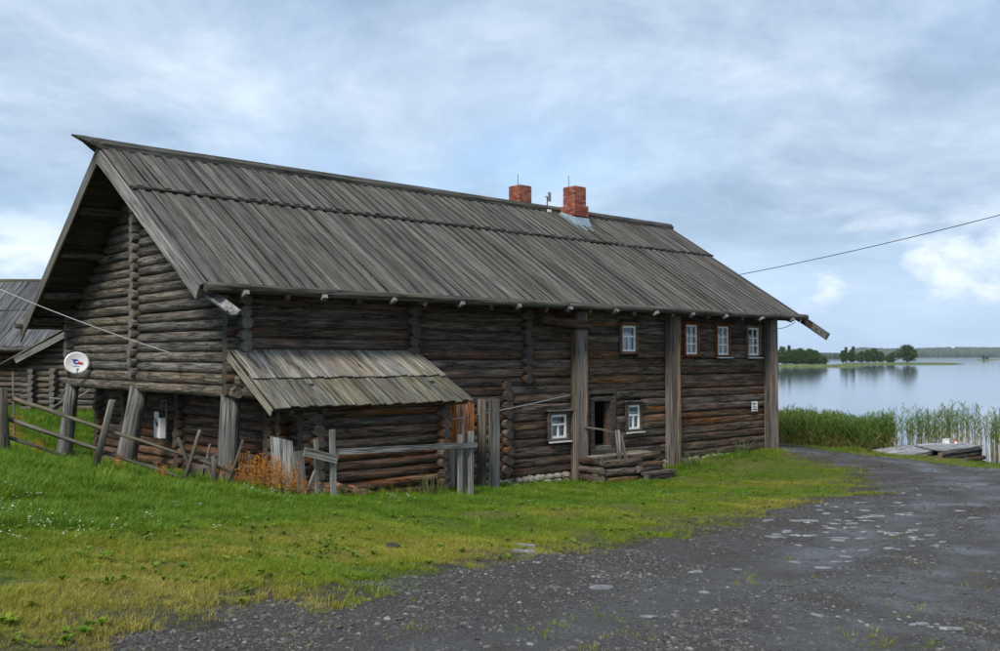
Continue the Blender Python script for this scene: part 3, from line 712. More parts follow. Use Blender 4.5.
# ridge log with its horn at the gable end
rg, rf = [], []
prof = [(-.24, -.16), (-.25, .02), (-.13, .15), (.05, .19), (.19, .10), (.26, -.05), (.25, -.18), (0, -.02)]
ust = [-1.22, -.8, 0] + [k * 1.6 for k in range(1, 14)] + [22.1]
ridge_secs = [(-1.92, .10, .17), (-1.62, .42, .12), (-1.40, .75, .05)]
for (u, s, dz) in ridge_secs: rg += [(u, RV + y * s, RZ + .10 + dz + z * s) for y, z in prof]
for u in ust:
    j = R.uniform(-.015, .015); rg += [(u, RV + y * 1.0 + j, RZ + .10 + z + j) for y, z in prof]
ns_, np_ = len(ridge_secs) + len(ust), len(prof)
for i in range(ns_ - 1):
    for k in range(np_): rf.append((i * np_ + k, (i + 1) * np_ + k, (i + 1) * np_ + (k + 1) % np_, i * np_ + (k + 1) % np_))
rf.append(tuple(range(np_))); rf.append(tuple((ns_ - 1) * np_ + k for k in range(np_ - 1, -1, -1)))
mk('ridge_log', rg, rf, MT['ridge'], roof)
# gutter log along the eave, hooks under it
for (a, b) in ((U0 + .05, 9.6), (9.55, U1 + .15)):
    log('gutter', (a, EV - .10, EZ - .03), (b, EV - .10, EZ - .03), .125, (MT['gutter'], MT['log_end_dark']), roof, wob=.012, flat=.85)
plank('eave_board', (U0 + .4, EV + .24, EZ - .16), (U1 - .2, EV + .24, EZ - .16), .16, .05, MT['roof_core'], roof, n=8)
u = -.35; i = 0
while u < 21.9:
    hk = plank('hook', (u, EV + .55, EZ + .02), (u, EV - .16, EZ - .24), .11, .10, MT['log_front'], roof, n=3, taper=.85)
    Mi = hk.matrix_basis.inverted()
    if i % 2 == 0: plank('hook_tip', Mi @ Vector((u, EV - .12, EZ - .23)), Mi @ Vector((u + R.uniform(-.03, .03), EV - .30, EZ - .15)), .11, .09, MT['barge'], hk, up=Mi.to_3x3() @ Vector((0, 0, 1)), n=2)
    u += .98 + R.uniform(-.12, .12); i += 1
log('gutter', (U0 + .05, BV + .05, BZ - .04), (U1, BV + .05, BZ - .04), .11, (MT['gutter'], MT['log_end_dark']), roof)
log('gutter', (U0 - .25, BV + .05, BZ - .04), (U0 + .1, BV + .05, BZ - .04), .09, (MT['gutter'], MT['log_end_dark']), roof)
# purlins carried out under the gable overhang
for (v, dz) in ((.2, .24), (1.7, .22), (3.3, .22), (4.9, .26), (6.9, .24), (8.4, .24), (9.9, .24), (10.9, .26)):
    log('purlin', (U0 + .08, v, roof_z(v) - dz), (1.2, v, roof_z(v) - dz), .11, (MT['log_gable'], MT['log_end_grey']), roof)
    log('purlin', (L - .4, v, roof_z(v) - dz), (U1 - .08, v, roof_z(v) - dz), .11, FR, roof)
log('purlin', (-1.1, -.12, 4.72), (L + .8, -.12, 4.72), .13, FR, roof)
log('purlin', (-1.1, W - .1, 4.42), (1.5, W - .1, 4.42), .13, FR, roof)
# barge boards
def slope_b(u, v, off): return Vector((u, v, RZ - (v - RV) * SLB)) + nb * off
plank('barge_board', slope_p(U0, EV - .02, -.13), slope_p(U0, RV + .02, -.13), .34, .045, MT['barge'], roof, up=(-1, 0, 0), n=6)
plank('barge_board', slope_b(U0 - .005, RV - .02, -.13), slope_b(U0 - .005, BV + .42, -.13), .34, .045, MT['roof_board'], roof, up=(-1, 0, 0), n=6)
plank('barge_board', slope_p(U1, EV - .02, -.10), slope_p(U1, RV, -.10), .26, .045, MT['roof_board'], roof, up=(1, 0, 0), n=6)
# hollowed spout under the left end of the eave
sp_v, sp_f = [], []; sp0, sp1 = Vector((U0 + .30, EV + .25, EZ - .10)), Vector((U0 + .42, EV - .66, EZ - .52)); sd_ = (sp1 - sp0).normalized(); sx_ = Vector((1, 0, 0)); sn_ = sx_.cross(sd_)
sn_ = sn_ if sn_.z > 0 else -sn_
for p in (sp0, sp0.lerp(sp1, .5), sp1):
    for k in range(9):
        a_ = math.pi * (k / 8); sp_v.append(p - sx_ * .13 * math.cos(a_) + sn_ * (-.09 * math.sin(a_)))
    for k in range(9):
        a_ = math.pi * (1 - k / 8); sp_v.append(p - sx_ * .165 * math.cos(a_) + sn_ * (-.125 * math.sin(a_) - .004))
for i in range(2):
    for k in range(18): sp_f.append((i * 18 + k, i * 18 + (k + 1) % 18, (i + 1) * 18 + (k + 1) % 18, (i + 1) * 18 + k))
for k in range(8):
    sp_f.append((k, 17 - k, 16 - k, k + 1)); sp_f.append((36 + k, 36 + k + 1, 36 + 16 - k, 36 + 17 - k))
mk('spout', sp_v, sp_f, MT['barge'], roof)
# carved tail of the barge board at the far end of the eave
tl0, tl1 = Vector((U1 + .03, EV - .02, EZ - .10)), Vector((U1 + .03, EV - 1.05, EZ - .10 - 1.05 * SL))
tail = plank('carved_board', tl0, tl1, .27, .05, MT['roof_core'], roof, up=(-1, 0, 0), n=3)
cx0 = .48; tl_len = (tl1 - tl0).length; bars_ = []
xs = np.linspace(cx0, tl_len - .02, 7)
def quadbar(p, q_, w):
    p, q_ = Vector((*p, .054)), Vector((*q_, .054)); d = (q_ - p).normalized(); nrm = Vector((-d.y, d.x, 0)) * w
    return [p - nrm, q_ - nrm, q_ + nrm, p + nrm]
v_, f_ = [], []
for i in range(6):
    segs = [((xs[i], -.10), (xs[i + 1], .10)), ((xs[i], .10), (xs[i + 1], -.10))] if i % 2 == 0 else [((xs[i], -.10), (xs[i], .10)), ((xs[i], 0), (xs[i + 1], .10)), ((xs[i], 0), (xs[i + 1], -.10))]
    for p, q_ in segs:
        k = len(v_); b4 = quadbar(p, q_, .017); v_ += b4 + [x + Vector((0, 0, .008)) for x in b4]; f_ += [tuple(k + j for j in qq) for qq in BOXF]
for y in (-.112, .112):
    k = len(v_); b4 = quadbar((cx0, y), (tl_len - .01, y), .010); v_ += b4 + [x + Vector((0, 0, .008)) for x in b4]; f_ += [tuple(k + j for j in qq) for qq in BOXF]
mk('carving', v_, f_, MT['barge'], tail)

# chimneys
def chimney(u, v, s, z0, z1, collar, rod):
    ch = boxes('chimney', [(u - s / 2 + .012, u + s / 2 - .012, v - s / 2 + .012, v + s / 2 - .012, z0, z1 - .01)], MT['mortar'], house)
    ch['label'] = 'red brick chimney'
    bv, bf = [], []; ch_h = .078; z = z0; row = 0
    while z < z1 - .02:
        g = 0.0
        if collar and collar[0] < z < collar[1]: g = .065
        if z > z1 - .10: g = max(g, .0)
        S = s / 2 + g; n = 3
        for side in range(4):
            off = (.5 if row % 2 else 0)
            for k in range(n + 1):
                a0 = (k - off) / n; a1 = (k + 1 - off) / n; a0, a1 = max(0, a0), min(1, a1)
                if a1 - a0 < .05: continue
                x0, x1 = -S + 2 * S * a0 + .005, -S + 2 * S * a1 - .005; d = R.uniform(0, .006)
                q4 = [(x0, -S - d), (x1, -S - d), (x1, -S + .09), (x0, -S + .09)]
                c_, s_ = [(1, 0), (0, 1), (-1, 0), (0, -1)][side]
                k0 = len(bv)
                for zz2 in (z + .004, z + ch_h - .008):
                    bv += [(u + x * c_ - y * s_, v + x * s_ + y * c_, zz2) for x, y in q4]
                bf += [tuple(k0 + j for j in qq) for qq in BOXF]
        z += ch_h; row += 1
    bw = mk('brickwork', bv, bf, MT['brick'], ch); bw['kind'] = 'stuff'
    boxes('cap', [(u - s / 2 + .02, u + s / 2 - .02, v - s / 2 + .02, v + s / 2 - .02, z - .012, z + .012)], MT['mortar'], ch)
    tube('rod', [(u + rod[0], v + rod[1], z1 - .05), (u + rod[0], v + rod[1], z1 + .52)], .012, MT['dark_metal'], ch)
    return ch
chimney(14.42, 6.25, .60, 7.4, 9.42, None, (.12, .25)); 
ch2 = chimney(15.75, 4.72, .60, 7.55, 9.30, (8.20, 8.62), (-.05, .25))
# sheet-metal flashing round the front chimney
fl = [(-.45, -.72), (.36, -.72), (.42, .4), (-.5, .4)]
v_ = [slope_p(15.75 + a, 4.72 + b, .10) for a, b in fl] + [slope_p(15.75 + a, 4.72 + b, .125) for a, b in fl]
fsh = mk('flashing', v_, BOXF, MT['steel'], ch2)
S_ = .37
v_ = []
for (a, b) in ((-S_, -S_), (S_, -S_), (S_, S_), (-S_, S_)):
    v_.append(slope_p(15.75 + a * 1.15, 4.72 + b * 1.15, .12))
for (a, b) in ((-S_, -S_), (S_, -S_), (S_, S_), (-S_, S_)):
    v_.append(Vector((15.75 + a, 4.72 + b, max(8.18, EZ + (4.72 + b - EV) * SL + .2))))
mk('apron', v_, BOXF, MT['steel'], ch2)

# ------------------------------------------------------------------ lean-to shed against the house front
shed = thing('lean_to_shed', 'low log lean-to shed with sloping plank roof against the house front', 'shed', HM)
SV, SZ0, SZ1 = -2.02, 2.05, 3.16
ssl = (SZ1 - SZ0) / (-.14 - SV); sn = Vector((0, -ssl, 1)).normalized()
def shed_p(u, v, off): return Vector((u, v, SZ0 + (v - SV) * ssl)) + sn * off
swall = boxes('wall', [(.95, 4.35, -1.52, -1.42, -.2, 2.35), (.95, 1.05, -1.42, -.15, -.2, 2.5), (4.25, 4.35, -1.42, -.15, -.2, 2.5)], CORE, shed)
sp_ = .235
for k in range(11):
    z = -.02 + sp_ * k
    SM = (MT['log_low'], MT['log_end_dark'])
    if z < 2.25:
        log('log', (.60 + R.uniform(-.04, .04), -1.6, z), (4.62 + R.uniform(-.04, .04), -1.6, z), .128, SM, swall)
        for u in (.90, 4.35): log('log', (u, -.2, z + sp_ / 2), (u, (-1.92 if z < 1.75 else -1.92 + (z - 1.6) * 1.1) + R.uniform(-.05, .05), z + sp_ / 2), .125, SM, swall)
        log('log_end', (.55, -.75, z + sp_ / 2 - .03), (1.0, -.75, z + sp_ / 2 - .03), .12, SM, swall)
sroof = mk('roof', [shed_p(u, v, o) for o in (-.07, -.012) for u, v in ((-.25, SV + .03), (4.98, SV + .03), (4.68, -.15), (-.25, -.15))], BOXF, CORE, shed)
n_b = 27
for i in range(n_b):
    ub = -.28 + 5.36 * (i + .5) / n_b; ut = -.28 + 5.02 * (i + .5) / n_b; wb = 5.36 / n_b * .96; mv = -1.14
    um = ut + (ub - ut) * (mv + .15) / (SV + .15)
    lf = R.choice((0, .008, .016)) + R.uniform(0, .006)
    plank('board', shed_p(ub, SV - .05 + R.uniform(-.025, .02), lf), shed_p(um, mv + .15, lf), wb, .026, MT['shed_board_moss'], sroof, up=sn, n=3, jit=.004, cup=R.uniform(0, .006))
    lf = .05 + R.uniform(0, .014)
    plank('board', shed_p(um, mv + R.uniform(-.02, .02), lf), shed_p(ut + R.uniform(-.005, .005), -.13, lf), wb, .024, MT['shed_board'], sroof, up=sn, n=3, jit=.004, cup=R.uniform(0, .006))
plank('barge_board', shed_p(-.30, SV - .08, -.07), shed_p(-.30, -.12, -.07), .15, .03, MT['shed_board'], sroof, up=(-1, 0, 0))
log('eave_pole', (-.1, SV + .18, SZ0 - .05), (5.0, SV + .18, SZ0 - .05), .06, SM, sroof)
for u in (.2, 1.0, 4.4): log('bracket', (u, -1.2, 2.05), (u, SV + .1, 1.93), .07, SM, sroof)

# plank screen and grey post right of the shed
screen = thing('plank_screen', 'upright plank screen with rust-orange top boards beside the shed', 'screen', HM)
for i in range(8):
    u = 4.78 + i * .155; top = 1.92 + R.uniform(-.05, .05)
    pb = plank('board', (u, -.98, -.45), (u, -.98, 1.18 + R.uniform(-.06, .06)), .15, .03, MT['pilaster'], screen, up=(0, -1, 0))
    plank('top_board', (u, -1.03, 1.05 + R.uniform(-.12, .12)), (u + R.uniform(-.01, .01), -1.03, top), .145, .025, MT['orange_board'], screen, up=(0, -1, 0))
plank('batten', (4.7, -.94, .4), (6.05, -.94, .4), .1, .04, MT['pilaster'], screen, up=(0, -1, 0))
sp2 = thing('plank_post', 'tall grey box post of two boards beside the orange screen', 'post', HM)
plank('board', (6.42, -1.24, -.5), (6.42, -1.24, 2.0), .34, .05, MT['post'], sp2, up=(0, -1, 0), n=6)
plank('board', (6.21, -1.06, -.5), (6.21, -1.06, 1.98), .32, .05, MT['pilaster'], sp2, up=(-1, 0, 0), n=6)

# rail frame in front of the shed
rf_ = thing('rail_frame', 'bleached wooden rail on paired stakes in front of the shed', 'fence', HM)
RL = MT['rail']
plank('stake', (.40, -2.62, .0), (.36, -2.62, 1.40), .085, .05, RL, rf_, up=(0, -1, 0)); plank('stake', (.74, -2.70, .0), (.69, -2.70, 1.60), .12, .06, RL, rf_, up=(0, -1, 0))
plank('stake', (4.20, -2.55, -.15), (4.20, -2.55, 1.30), .11, .06, RL, rf_, up=(0, -1, 0)); plank('stake', (4.52, -2.55, -.15), (4.52, -2.55, 1.36), .13, .06, RL, rf_, up=(0, -1, 0))
plank('rail', (.70, -2.66, 1.14), (4.66, -2.62, 1.03), .12, .05, RL, rf_, up=(0, -1, 0), n=7)
plank('crosspiece', (.02, -2.74, 1.20), (.76, -2.78, .99), .17, .05, RL, rf_, up=(0, -1, 0))
plank('brace', (.10, -2.5, .05), (.36, -2.64, .80), .07, .05, RL, rf_, up=(0, -1, 0)); plank('brace', (4.42, -2.5, -.1), (4.22, -2.54, .75), .05, .04, RL, rf_, up=(0, -1, 0))

# things by the shed
lb = thing('leaning_board', 'pale weathered board leaning on the shed behind the reddish weeds', 'board', HM)
plank('panel', (.05, -1.95, .25), (.12, -1.66, 1.38), .50, .035, MT['pale_board'], lb, up=(0, -1, .3), skew=.05)
plank('panel', (.40, -2.02, .2), (.40, -1.86, 1.12), .22, .04, MT['post'], lb, up=(0, -1, .3)); 
k = 0
for row in range(3):
    for i in range(11 - row * 3):
        u = .70 + i * .135 + row * .07 + R.uniform(-.03, .03); v = -2.10 + R.uniform(-.10, .10)
        p = HM @ Vector((u, v, 0)); z = hz(p.x, p.y) + .06 + row * .10 - (u - .7) * .02
        p0 = HM @ Vector((u, v, z)); p1 = HM @ Vector((u + R.uniform(-.06, .06), v + .33, z + R.uniform(0, .05)))
        fw = log('firewood_log', p0, p1, R.uniform(.05, .075), (MT['orange_board'] if R.random() < .3 else MT['log_low'], MT['firewood_end']), None, sides=8, wob=.003)
        tag(fw, ('split firewood log in the bottom row of the low pile under the shed wall', 'split firewood log in the middle row of the low pile under the shed wall', 'split firewood log in the top row of the low pile under the shed wall')[row], 'firewood', 'firewood logs piled at the shed')
# old timbers under the gable corner
for i, (u, v, l_) in enumerate(((.0, 1.0, .9), (.1, 1.8, .8), (-.2, .6, .7))):
    p0 = HM @ Vector((u - .25, v, .12 + .06 * i)); p1 = HM @ Vector((u - .35 + .15 * i, v + l_, .22 + .05 * i))
    plank_o = plank('loose_plank', p0, p1, .16, .04, MT['pale_board'], None)
    tag(plank_o, ('grey loose plank nearest the corner post under the gable', 'grey loose plank farther back under the gable', 'grey loose plank on top by the corner post')[i], 'plank')
st = thing('wooden_stand', 'thin bleached stick stand leaning by the corner post', 'stand', HM)
plank('leg', (-.75, .35, .1), (-.62, .05, 1.18), .045, .04, RL, st); plank('leg', (-.6, -.1, .1), (-.66, .1, 1.0), .05, .04, RL, st); plank('crosspiece', (-.8, .15, .68), (-.45, .05, .66), .07, .05, RL, st)

# satellite dish, meter box, cables, wall notice
dc = at(76.5, 363, 27.3)
face = (Vector((0, 0, EYE + 2)) - dc).normalized(); face = (face + Vector((.12, 0, .05))).normalized()
DM = frame((0, 0, 0), face); DM = DM @ Matrix.Rotation(math.pi / 2, 4, 'Y'); DM.translation = dc      # local Z looks out
dish = thing('satellite_dish', 'round white satellite dish with blue and red emblem on the gable corner', 'satellite dish', DM)
v_, f_ = [], []; nA, nB, RD = 6, 28, .315
for side in (0, 1):
    for i in range(nA + 1):
        r_ = RD * max(i, .02) / nA
        for k in range(nB):
            a_ = 6.2832 * k / nB; v_.append((r_ * math.cos(a_), r_ * math.sin(a_) * 1.06, .55 * r_ * r_ - side * .012))
m_ = (nA + 1) * nB
for side in (0, 1):
    for i in range(nA):
        for k in range(nB):
            qd = (side * m_ + i * nB + k, side * m_ + (i + 1) * nB + k, side * m_ + (i + 1) * nB + (k + 1) % nB, side * m_ + i * nB + (k + 1) % nB); f_.append(qd if side == 0 else qd[::-1])
for k in range(nB): f_.append((nA * nB + k, m_ + nA * nB + k, m_ + nA * nB + (k + 1) % nB, nA * nB + (k + 1) % nB))
mk('reflector', v_, f_, MT['white_clean'], dish, None, True)
def decal(name, pts, mat, parent, z=.012):
    vv = [(x, y, .55 * (x * x + y * y) + z) for x, y in pts]; return mk(name, vv, [tuple(range(len(vv)))], mat, parent)
# screen right is local +/-Y or X: find it
ex = DM.to_3x3().inverted() @ Vector((1, 0, 0)); ey = DM.to_3x3().inverted() @ Vector((0, 0, 1))
def dxy(a_, b_): w = ex * a_ + ey * b_; return (w.x, w.y)
decal('emblem', [dxy(.085 * math.cos(t) - .02, .075 * math.sin(t) + .035) for t in np.linspace(0, 6.283, 14)[:-1]], MT['blue'], dish)
decal('emblem', [dxy(*p) for p in ((-.17, .10), (-.03, .03), (.0, .07), (-.10, .105))], MT['blue'], dish, .016)
decal('emblem', [dxy(*p) for p in ((-.05, .035), (.05, .055), (.05, .02), (-.02, .0))], MT['white_clean'], dish, .018)
decal('emblem', [dxy(*p) for p in ((.02, .06), (.20, .015), (.19, -.03), (.05, -.03), (.01, .0))], MT['red'], dish, .016)
for i in range(6): decal('lettering', [dxy(*p) for p in ((-.11 + i * .036, -.11), (-.11 + i * .036 + .024, -.11), (-.11 + i * .036 + .024, -.085), (-.11 + i * .036, -.085))], MT['blue'], dish, .012)
Di = DM.inverted(); 
tube('arm', [Di @ (dc + Vector((0, 0, -.30))), Di @ (dc + face * .30 + Vector((0, 0, -.24)))], .014, MT['grey_metal'], dish)
boxes('receiver', [(-.03, .03, -.03, .03, .26, .36)], MT['grey_metal'], dish, Matrix.Translation((ey * -.22)))
tube('bracket', [(0, 0, -.01), Di @ hw(-.25, W - .3, dc.z - .15)], .02, MT['dark_metal'], dish)
tube('bracket', [Di @ hw(-.25, W - .3, dc.z - .45), Di @ hw(-.25, W - .3, dc.z + .05)], .02, MT['dark_metal'], dish)

mb = thing('meter_box', 'white metal meter box with black latch on the undercroft wall', 'meter box', HM)
vm = 4.75
bx_ = boxes('box', [(.40, .58, vm + .50, vm + .86, .92, 1.46)], MT['white_clean'], mb); boxes('door', [(.385, .398, vm + .56, vm + .85, .94, 1.62)], MT['white_clean'], mb)
tube('latch', [(.36, vm + .66, 1.36), (.35, vm + .58, 1.30), (.35, vm + .57, 1.26)], .028, MT['black'], mb); tube('latch', [(.36, vm + .78, 1.45), (.35, vm + .66, 1.36)], .012, MT['black'], mb)
tube('conduit', [(.52, vm + .70, 1.46), (.52, vm + .70, 1.80), (.52, vm + .62, 1.90), (.5, vm + .40, 1.93), (.5, vm + .33, 1.95), (.5, vm + .33, .85)], .018, MT['grey_metal'], mb)
c1 = tube('overhead_cable', sag(hw(-.17, 3.15, 3.16), at(-60, 262, 26), .12), .011, MT['pale_wire']); tag(c1, 'pale cable slung from the gable wall towards the left', 'cable')
for j, (dz, dx) in enumerate(((0, 0),)):
    c_ = tube('power_line', sag(hw(U1 - .02, 1.9, 6.30), at(1400, 98, 24) + Vector((0, 0, dz * 1.5)), .32, 40), .014, MT['wire'])
    tag(c_, 'thin black power line crossing the sky at right', 'cable')
c_ = tube('eave_cable', sag(hw(L + .02, -.35, 4.10), hw(U1 - .2, -.6, 4.36), .06, 10), .012, MT['wire']); tag(c_, 'short drooping black cable under the far end of the eave', 'cable')
c_ = tube('wall_cable', sag(hw(5.0, -1.15, 1.52), hw(10.45, -.18, 1.98), .03, 12), .010, MT['pale_wire']); tag(c_, 'thin pale cord strung from the orange screen to the low window', 'cable')
nt_ = thing('wall_notice', 'small white printed notice on the log wall near the far corner', 'notice', HM @ Matrix.Translation((-.17, -.02, 0)))
boxes('panel', [(19.93, 20.29, -.165, -.150, 1.12, 1.46)], MT['white_clean'], nt_)
lines = [(19.97, 20.10, 1.34, 1.42)] + [(20.12, 20.24, 1.36, 1.38), (20.12, 20.22, 1.40, 1.415)] + [(19.97, 20.25 - R.uniform(0, .05), z, z + .022) for z in (1.28, 1.235)] + [(19.96, 20.26, 1.155, 1.205)]
for q_ in lines: boxes('print', [(q_[0], q_[1], -.168, -.1655, q_[2], q_[3])], MT['ink'], nt_)
an = thing('roof_antenna', 'small antenna on a short mast at the ridge between the chimneys', 'antenna', HM)
tube('mast', [(14.75, 5.15, 8.35), (14.75, 5.15, 8.95)], .022, MT['dark_metal'], an); boxes('base', [(14.66, 14.84, 5.02, 5.2, 8.36, 8.46)], MT['white'], an)
boxes('panel', [(14.79, 14.90, 5.1, 5.16, 8.78, 9.12)], MT['grey_metal'], an); boxes('panel', [(14.64, 14.72, 5.12, 5.16, 8.92, 8.96)], MT['grey_metal'], an)

# ------------------------------------------------------------------ pole fence on the left
fen = thing('pole_fence', 'rough sloping pole fence with leaning stakes in front of the gable', 'fence', Matrix.Identity(4))
def gp(x, y, dz=0.0): return Vector((x, y, hz(x, y) + dz))
PL = (MT['pole'], MT['log_end_grey'])
fp0, fp1 = at(3, 445, 19.6), at(232, 472, 20.2)
fx0, fx1 = Vector((-10.25, 19.6)), Vector((-5.95, 19.9))
def rail(p, q_, r): return log('rail', p, q_, r, PL, fen, r1=r * .7, wob=.03, sides=8, seg=.7)
rail(at(12, 398, 19.8), at(233, 473, 19.6), .048); rail(at(8, 418, 19.85), at(205, 486, 19.7), .048); rail(at(8, 437, 19.9), at(66, 457, 20.0), .042)
gz_ = lambda p: hz(p.x, p.y)
def stake(px0, py0, px1, py1, d, r, nm='stake'): 
    p, q_ = at(px0, py0, d), at(px1, py1, d - .05); return log(nm, p, q_, r, PL, fen, r1=r * .85, sides=8, wob=.01)
stake(5, 470, 2, 388, 19.7, .115, 'post'); stake(93, 476, 112, 400, 19.6, .075); stake(181, 492, 200, 430, 19.55, .045); stake(197, 486, 178, 438, 19.6, .04) ; stake(216, 492, 213, 456, 19.5, .055); stake(226, 492, 243, 440, 19.5, .03)
ns2 = log('bare_stick', at(14, 470, 22.5), at(13, 372, 22.5), .022, (MT['rail'], MT['log_end_grey']), None, sides=6); tag(ns2, 'thin pale upright stick behind the fence post at left', 'stick')

# ------------------------------------------------------------------ neighbouring barn, far left
BY = 47.0
barn = thing('log_barn', 'grey log barn with plank roof and a lean-to wing behind the house', 'barn', Matrix.Identity(4))
bz0 = .2
def bp(px, py, d): return at(px, py, d)
ez_ = at(0, 346, BY - 3.2).z; rz_ = at(0, 283, BY + 1.5).z
bxl, bxr = -34.0, -16.0
ye, yr = BY - 3.2, BY + 1.5
broof = mk('roof', [(bxl, ye, ez_ - .1), (bxr, ye, ez_ - .1), (bxr, yr, rz_ - .1), (bxl, yr, rz_ - .1), (bxl, ye, ez_), (bxr, ye, ez_), (bxr, yr, rz_), (bxl, yr, rz_)], BOXF, CORE, barn)
bsl = (rz_ - ez_) / (yr - ye); bn = Vector((0, -bsl, 1)).normalized()
mk('roof', [(bxl, yr, rz_ - .1), (bxr, yr, rz_ - .1), (bxr, yr + 5, ez_ - .1), (bxl, yr + 5, ez_ - .1), (bxl, yr, rz_), (bxr, yr, rz_), (bxr, yr + 5, ez_), (bxl, yr + 5, ez_)], BOXF, MT['barn_board'], barn)
x = -27.5
while x < bxr - .1:
    w_ = .30; midz = at(0, 312, BY - .6).z; ymid = ye + (midz - ez_) / bsl; l1 = R.uniform(.02, .05)
    plank('board', Vector((x, ye - .1, ez_ - .1 * bsl)) + bn * l1, Vector((x, ymid + .2, ez_ + (ymid + .2 - ye) * bsl)) + bn * l1, w_ * .94, .03, MT['barn_board'], broof, up=bn, n=2)
    plank('board', Vector((x, ymid + R.uniform(-.05, .05), ez_ + (ymid - ye) * bsl)) + bn * (l1 + .05), Vector((x, yr, rz_)) + bn * (l1 + .05), w_ * .94, .03, MT['barn_board'], broof, up=bn, n=2)
    x += w_
log('ridge_log', (bxl, yr, rz_ + .08), (bxr, yr, rz_ + .08), .14, (MT['ridge'], MT['log_end_dark']), broof)
log('gutter', (-28, ye - .15, ez_ - .16), (bxr, ye - .15, ez_ - .16), .12, (MT['gutter'], MT['log_end_dark']), broof)
bwall = boxes('wall', [(bxl, bxr + .4, BY - 2.3, BY + 5, -.2, ez_ + .2), (bxl, bxr + .4, BY, BY + 3, ez_ + .2, ez_ + 1.5)], CORE, barn)
for k in range(13):
    z = bz0 + k * .26
    if z < ez_ - .1: log('log', (-28, BY - 2.4, z), (bxr + .6, BY - 2.4, z), .14, FR, bwall, seg=1.5)
# wing: shed roof falling to the left
wy0, wy1 = 40.2, 43.4
ph_, pl_ = at(76, 324, wy0), at(-2, 367, wy0)
pl_ = Vector((pl_.x, wy0, pl_.z)); ph_ = Vector((ph_.x, wy0, ph_.z)); wd = (ph_ - pl_); wsl = wd.z / wd.x; wnn = Vector((-wsl, 0, 1)).normalized()
wroof = mk('wing_roof', [(p.x, y, p.z + o) for o in (-.08, 0) for (p, y) in ((pl_, wy0), (ph_, wy0), (ph_, wy1), (pl_, wy1))], BOXF, CORE, barn)
for i in range(11):
    y = wy0 + .02 + i * .3; o = R.uniform(.01, .035)
    plank('board', Vector((pl_.x - R.uniform(.0, .2), y, pl_.z)) + wnn * o, Vector((ph_.x, y, ph_.z)) + wnn * o, .28, .03, MT['barn_olive'], wroof, up=wnn, n=3)
plank('barge_board', pl_ + Vector((.75, -.05, .26)), ph_ + Vector((0, -.05, -.22)), .24, .05, MT['barge'], wroof, up=(0, -1, 0))
wwall = boxes('wing_wall', [(at(20, 400, wy0).x, -14.5, wy0 + .65, wy1, -.1, 2.55)], CORE, barn)
for k in range(9):
    z = .35 + k * .25; zr = lambda x: pl_.z + (x - pl_.x) * wsl
    log('log', (at(20, 400, wy0).x - .25, wy0 + .6, z), (-14.6, wy0 + .6, z), .13, (MT['log_gable'], MT['log_end_grey']), wwall, seg=1)
    for px in (27, 49): log('log_end', (at(px, 400, wy0).x, wy0 + .7, z + .12), (at(px, 400, wy0).x, wy0 + .22, z + .12), .12, (MT['log_gable'], MT['log_end_grey']), wwall)
for k in range(5):
    z = 2.6 + k * .25; x0_ = max(at(20, 400, wy0).x, pl_.x + (z + .2 - pl_.z) / wsl)
    if x0_ < -14.8: log('log', (x0_, wy0 + .6, z), (-14.6, wy0 + .6, z), .13, (MT['log_gable'], MT['log_end_grey']), wwall, seg=1)
for i, (a0, b0, a1, b1) in enumerate(((52, 408, 86, 386), (50, 398, 88, 402), (56, 412, 90, 390), (58, 402, 74, 372))):
    po = log('leaning_pole', at(a0, b0, 39.6), at(a1, b1, 39.4), .035, (MT['rail'], MT['log_end_grey']), None, sides=6)
    tag(po, ('pale pole slanting low across the barn wing wall', 'near-level pale pole lying against the barn wing wall', 'lowest pale pole leaning against the barn wing', 'steep pale pole leaning on the barn wing wall')[i], 'pole')

# ------------------------------------------------------------------ dock on the shore
dk = thing('wooden_dock', 'low grey plank dock on the lake shore at right', 'dock', Matrix.Identity(4))
d0, d1 = at(876, 452, 39.0), at(985, 449, 39.5)
def dz_(px, py, z):
    r = ray(px, py); t = (z - EYE) / r.z; return Vector((r.x * t, r.y * t, z))
TA = -.80; TB = -.70
ca = [dz_(874, 451, TA), dz_(907, 457, TA), dz_(941, 449.5, TA), dz_(905, 446, TA)]      # sloping ramp part: near-left, near-right, far-right, far-left
cb = [dz_(940, 451.5, TB), dz_(980, 446.8, TB), dz_(962, 443.0, TB), dz_(916, 445.6, TB)]
def deck(c, n, nm):
    for i in range(n):
        s0, s1 = (i + .04) / n, (i + .96) / n
        p0 = c[0].lerp(c[3], (s0 + s1) / 2); p1 = c[1].lerp(c[2], (s0 + s1) / 2)
        w = (c[0] - c[3]).length / n * .93
        plank(nm, p0, p1 + (p1 - p0).normalized() * R.uniform(-.05, .06), w, .05, MT['dock'], dk, n=2)
deck([ca[0], ca[3], ca[2], ca[1]], 8, 'plank'); deck(cb, 7, 'plank')
for c in (ca, cb):
    for a_, b_ in ((0, 1), (1, 2), (3, 2)):
        dn = Vector((0, 0, -.11)); log('beam', c[a_] + dn, c[b_] + dn, .09, (MT['log_gable'], MT['log_end_grey']), dk)
    for k in range(3):
        for a_, b_ in ((0, 1), (1, 2)): 
            if c is cb: log('beam', c[a_] + Vector((R.uniform(-.1, .1), 0, -.28 - .17 * k)), c[b_] + Vector((R.uniform(-.1, .4), 0, -.28 - .17 * k)), .085, (MT['log_front'], MT['log_end_grey']), dk)
for p in ca + cb: log('pile', p + Vector((0, 0, -.9)), p + Vector((0, 0, -.08)), .08, (MT['log_front'], MT['log_end_dark']), dk)
pb = dz_(946, 443.8, TB + .05)
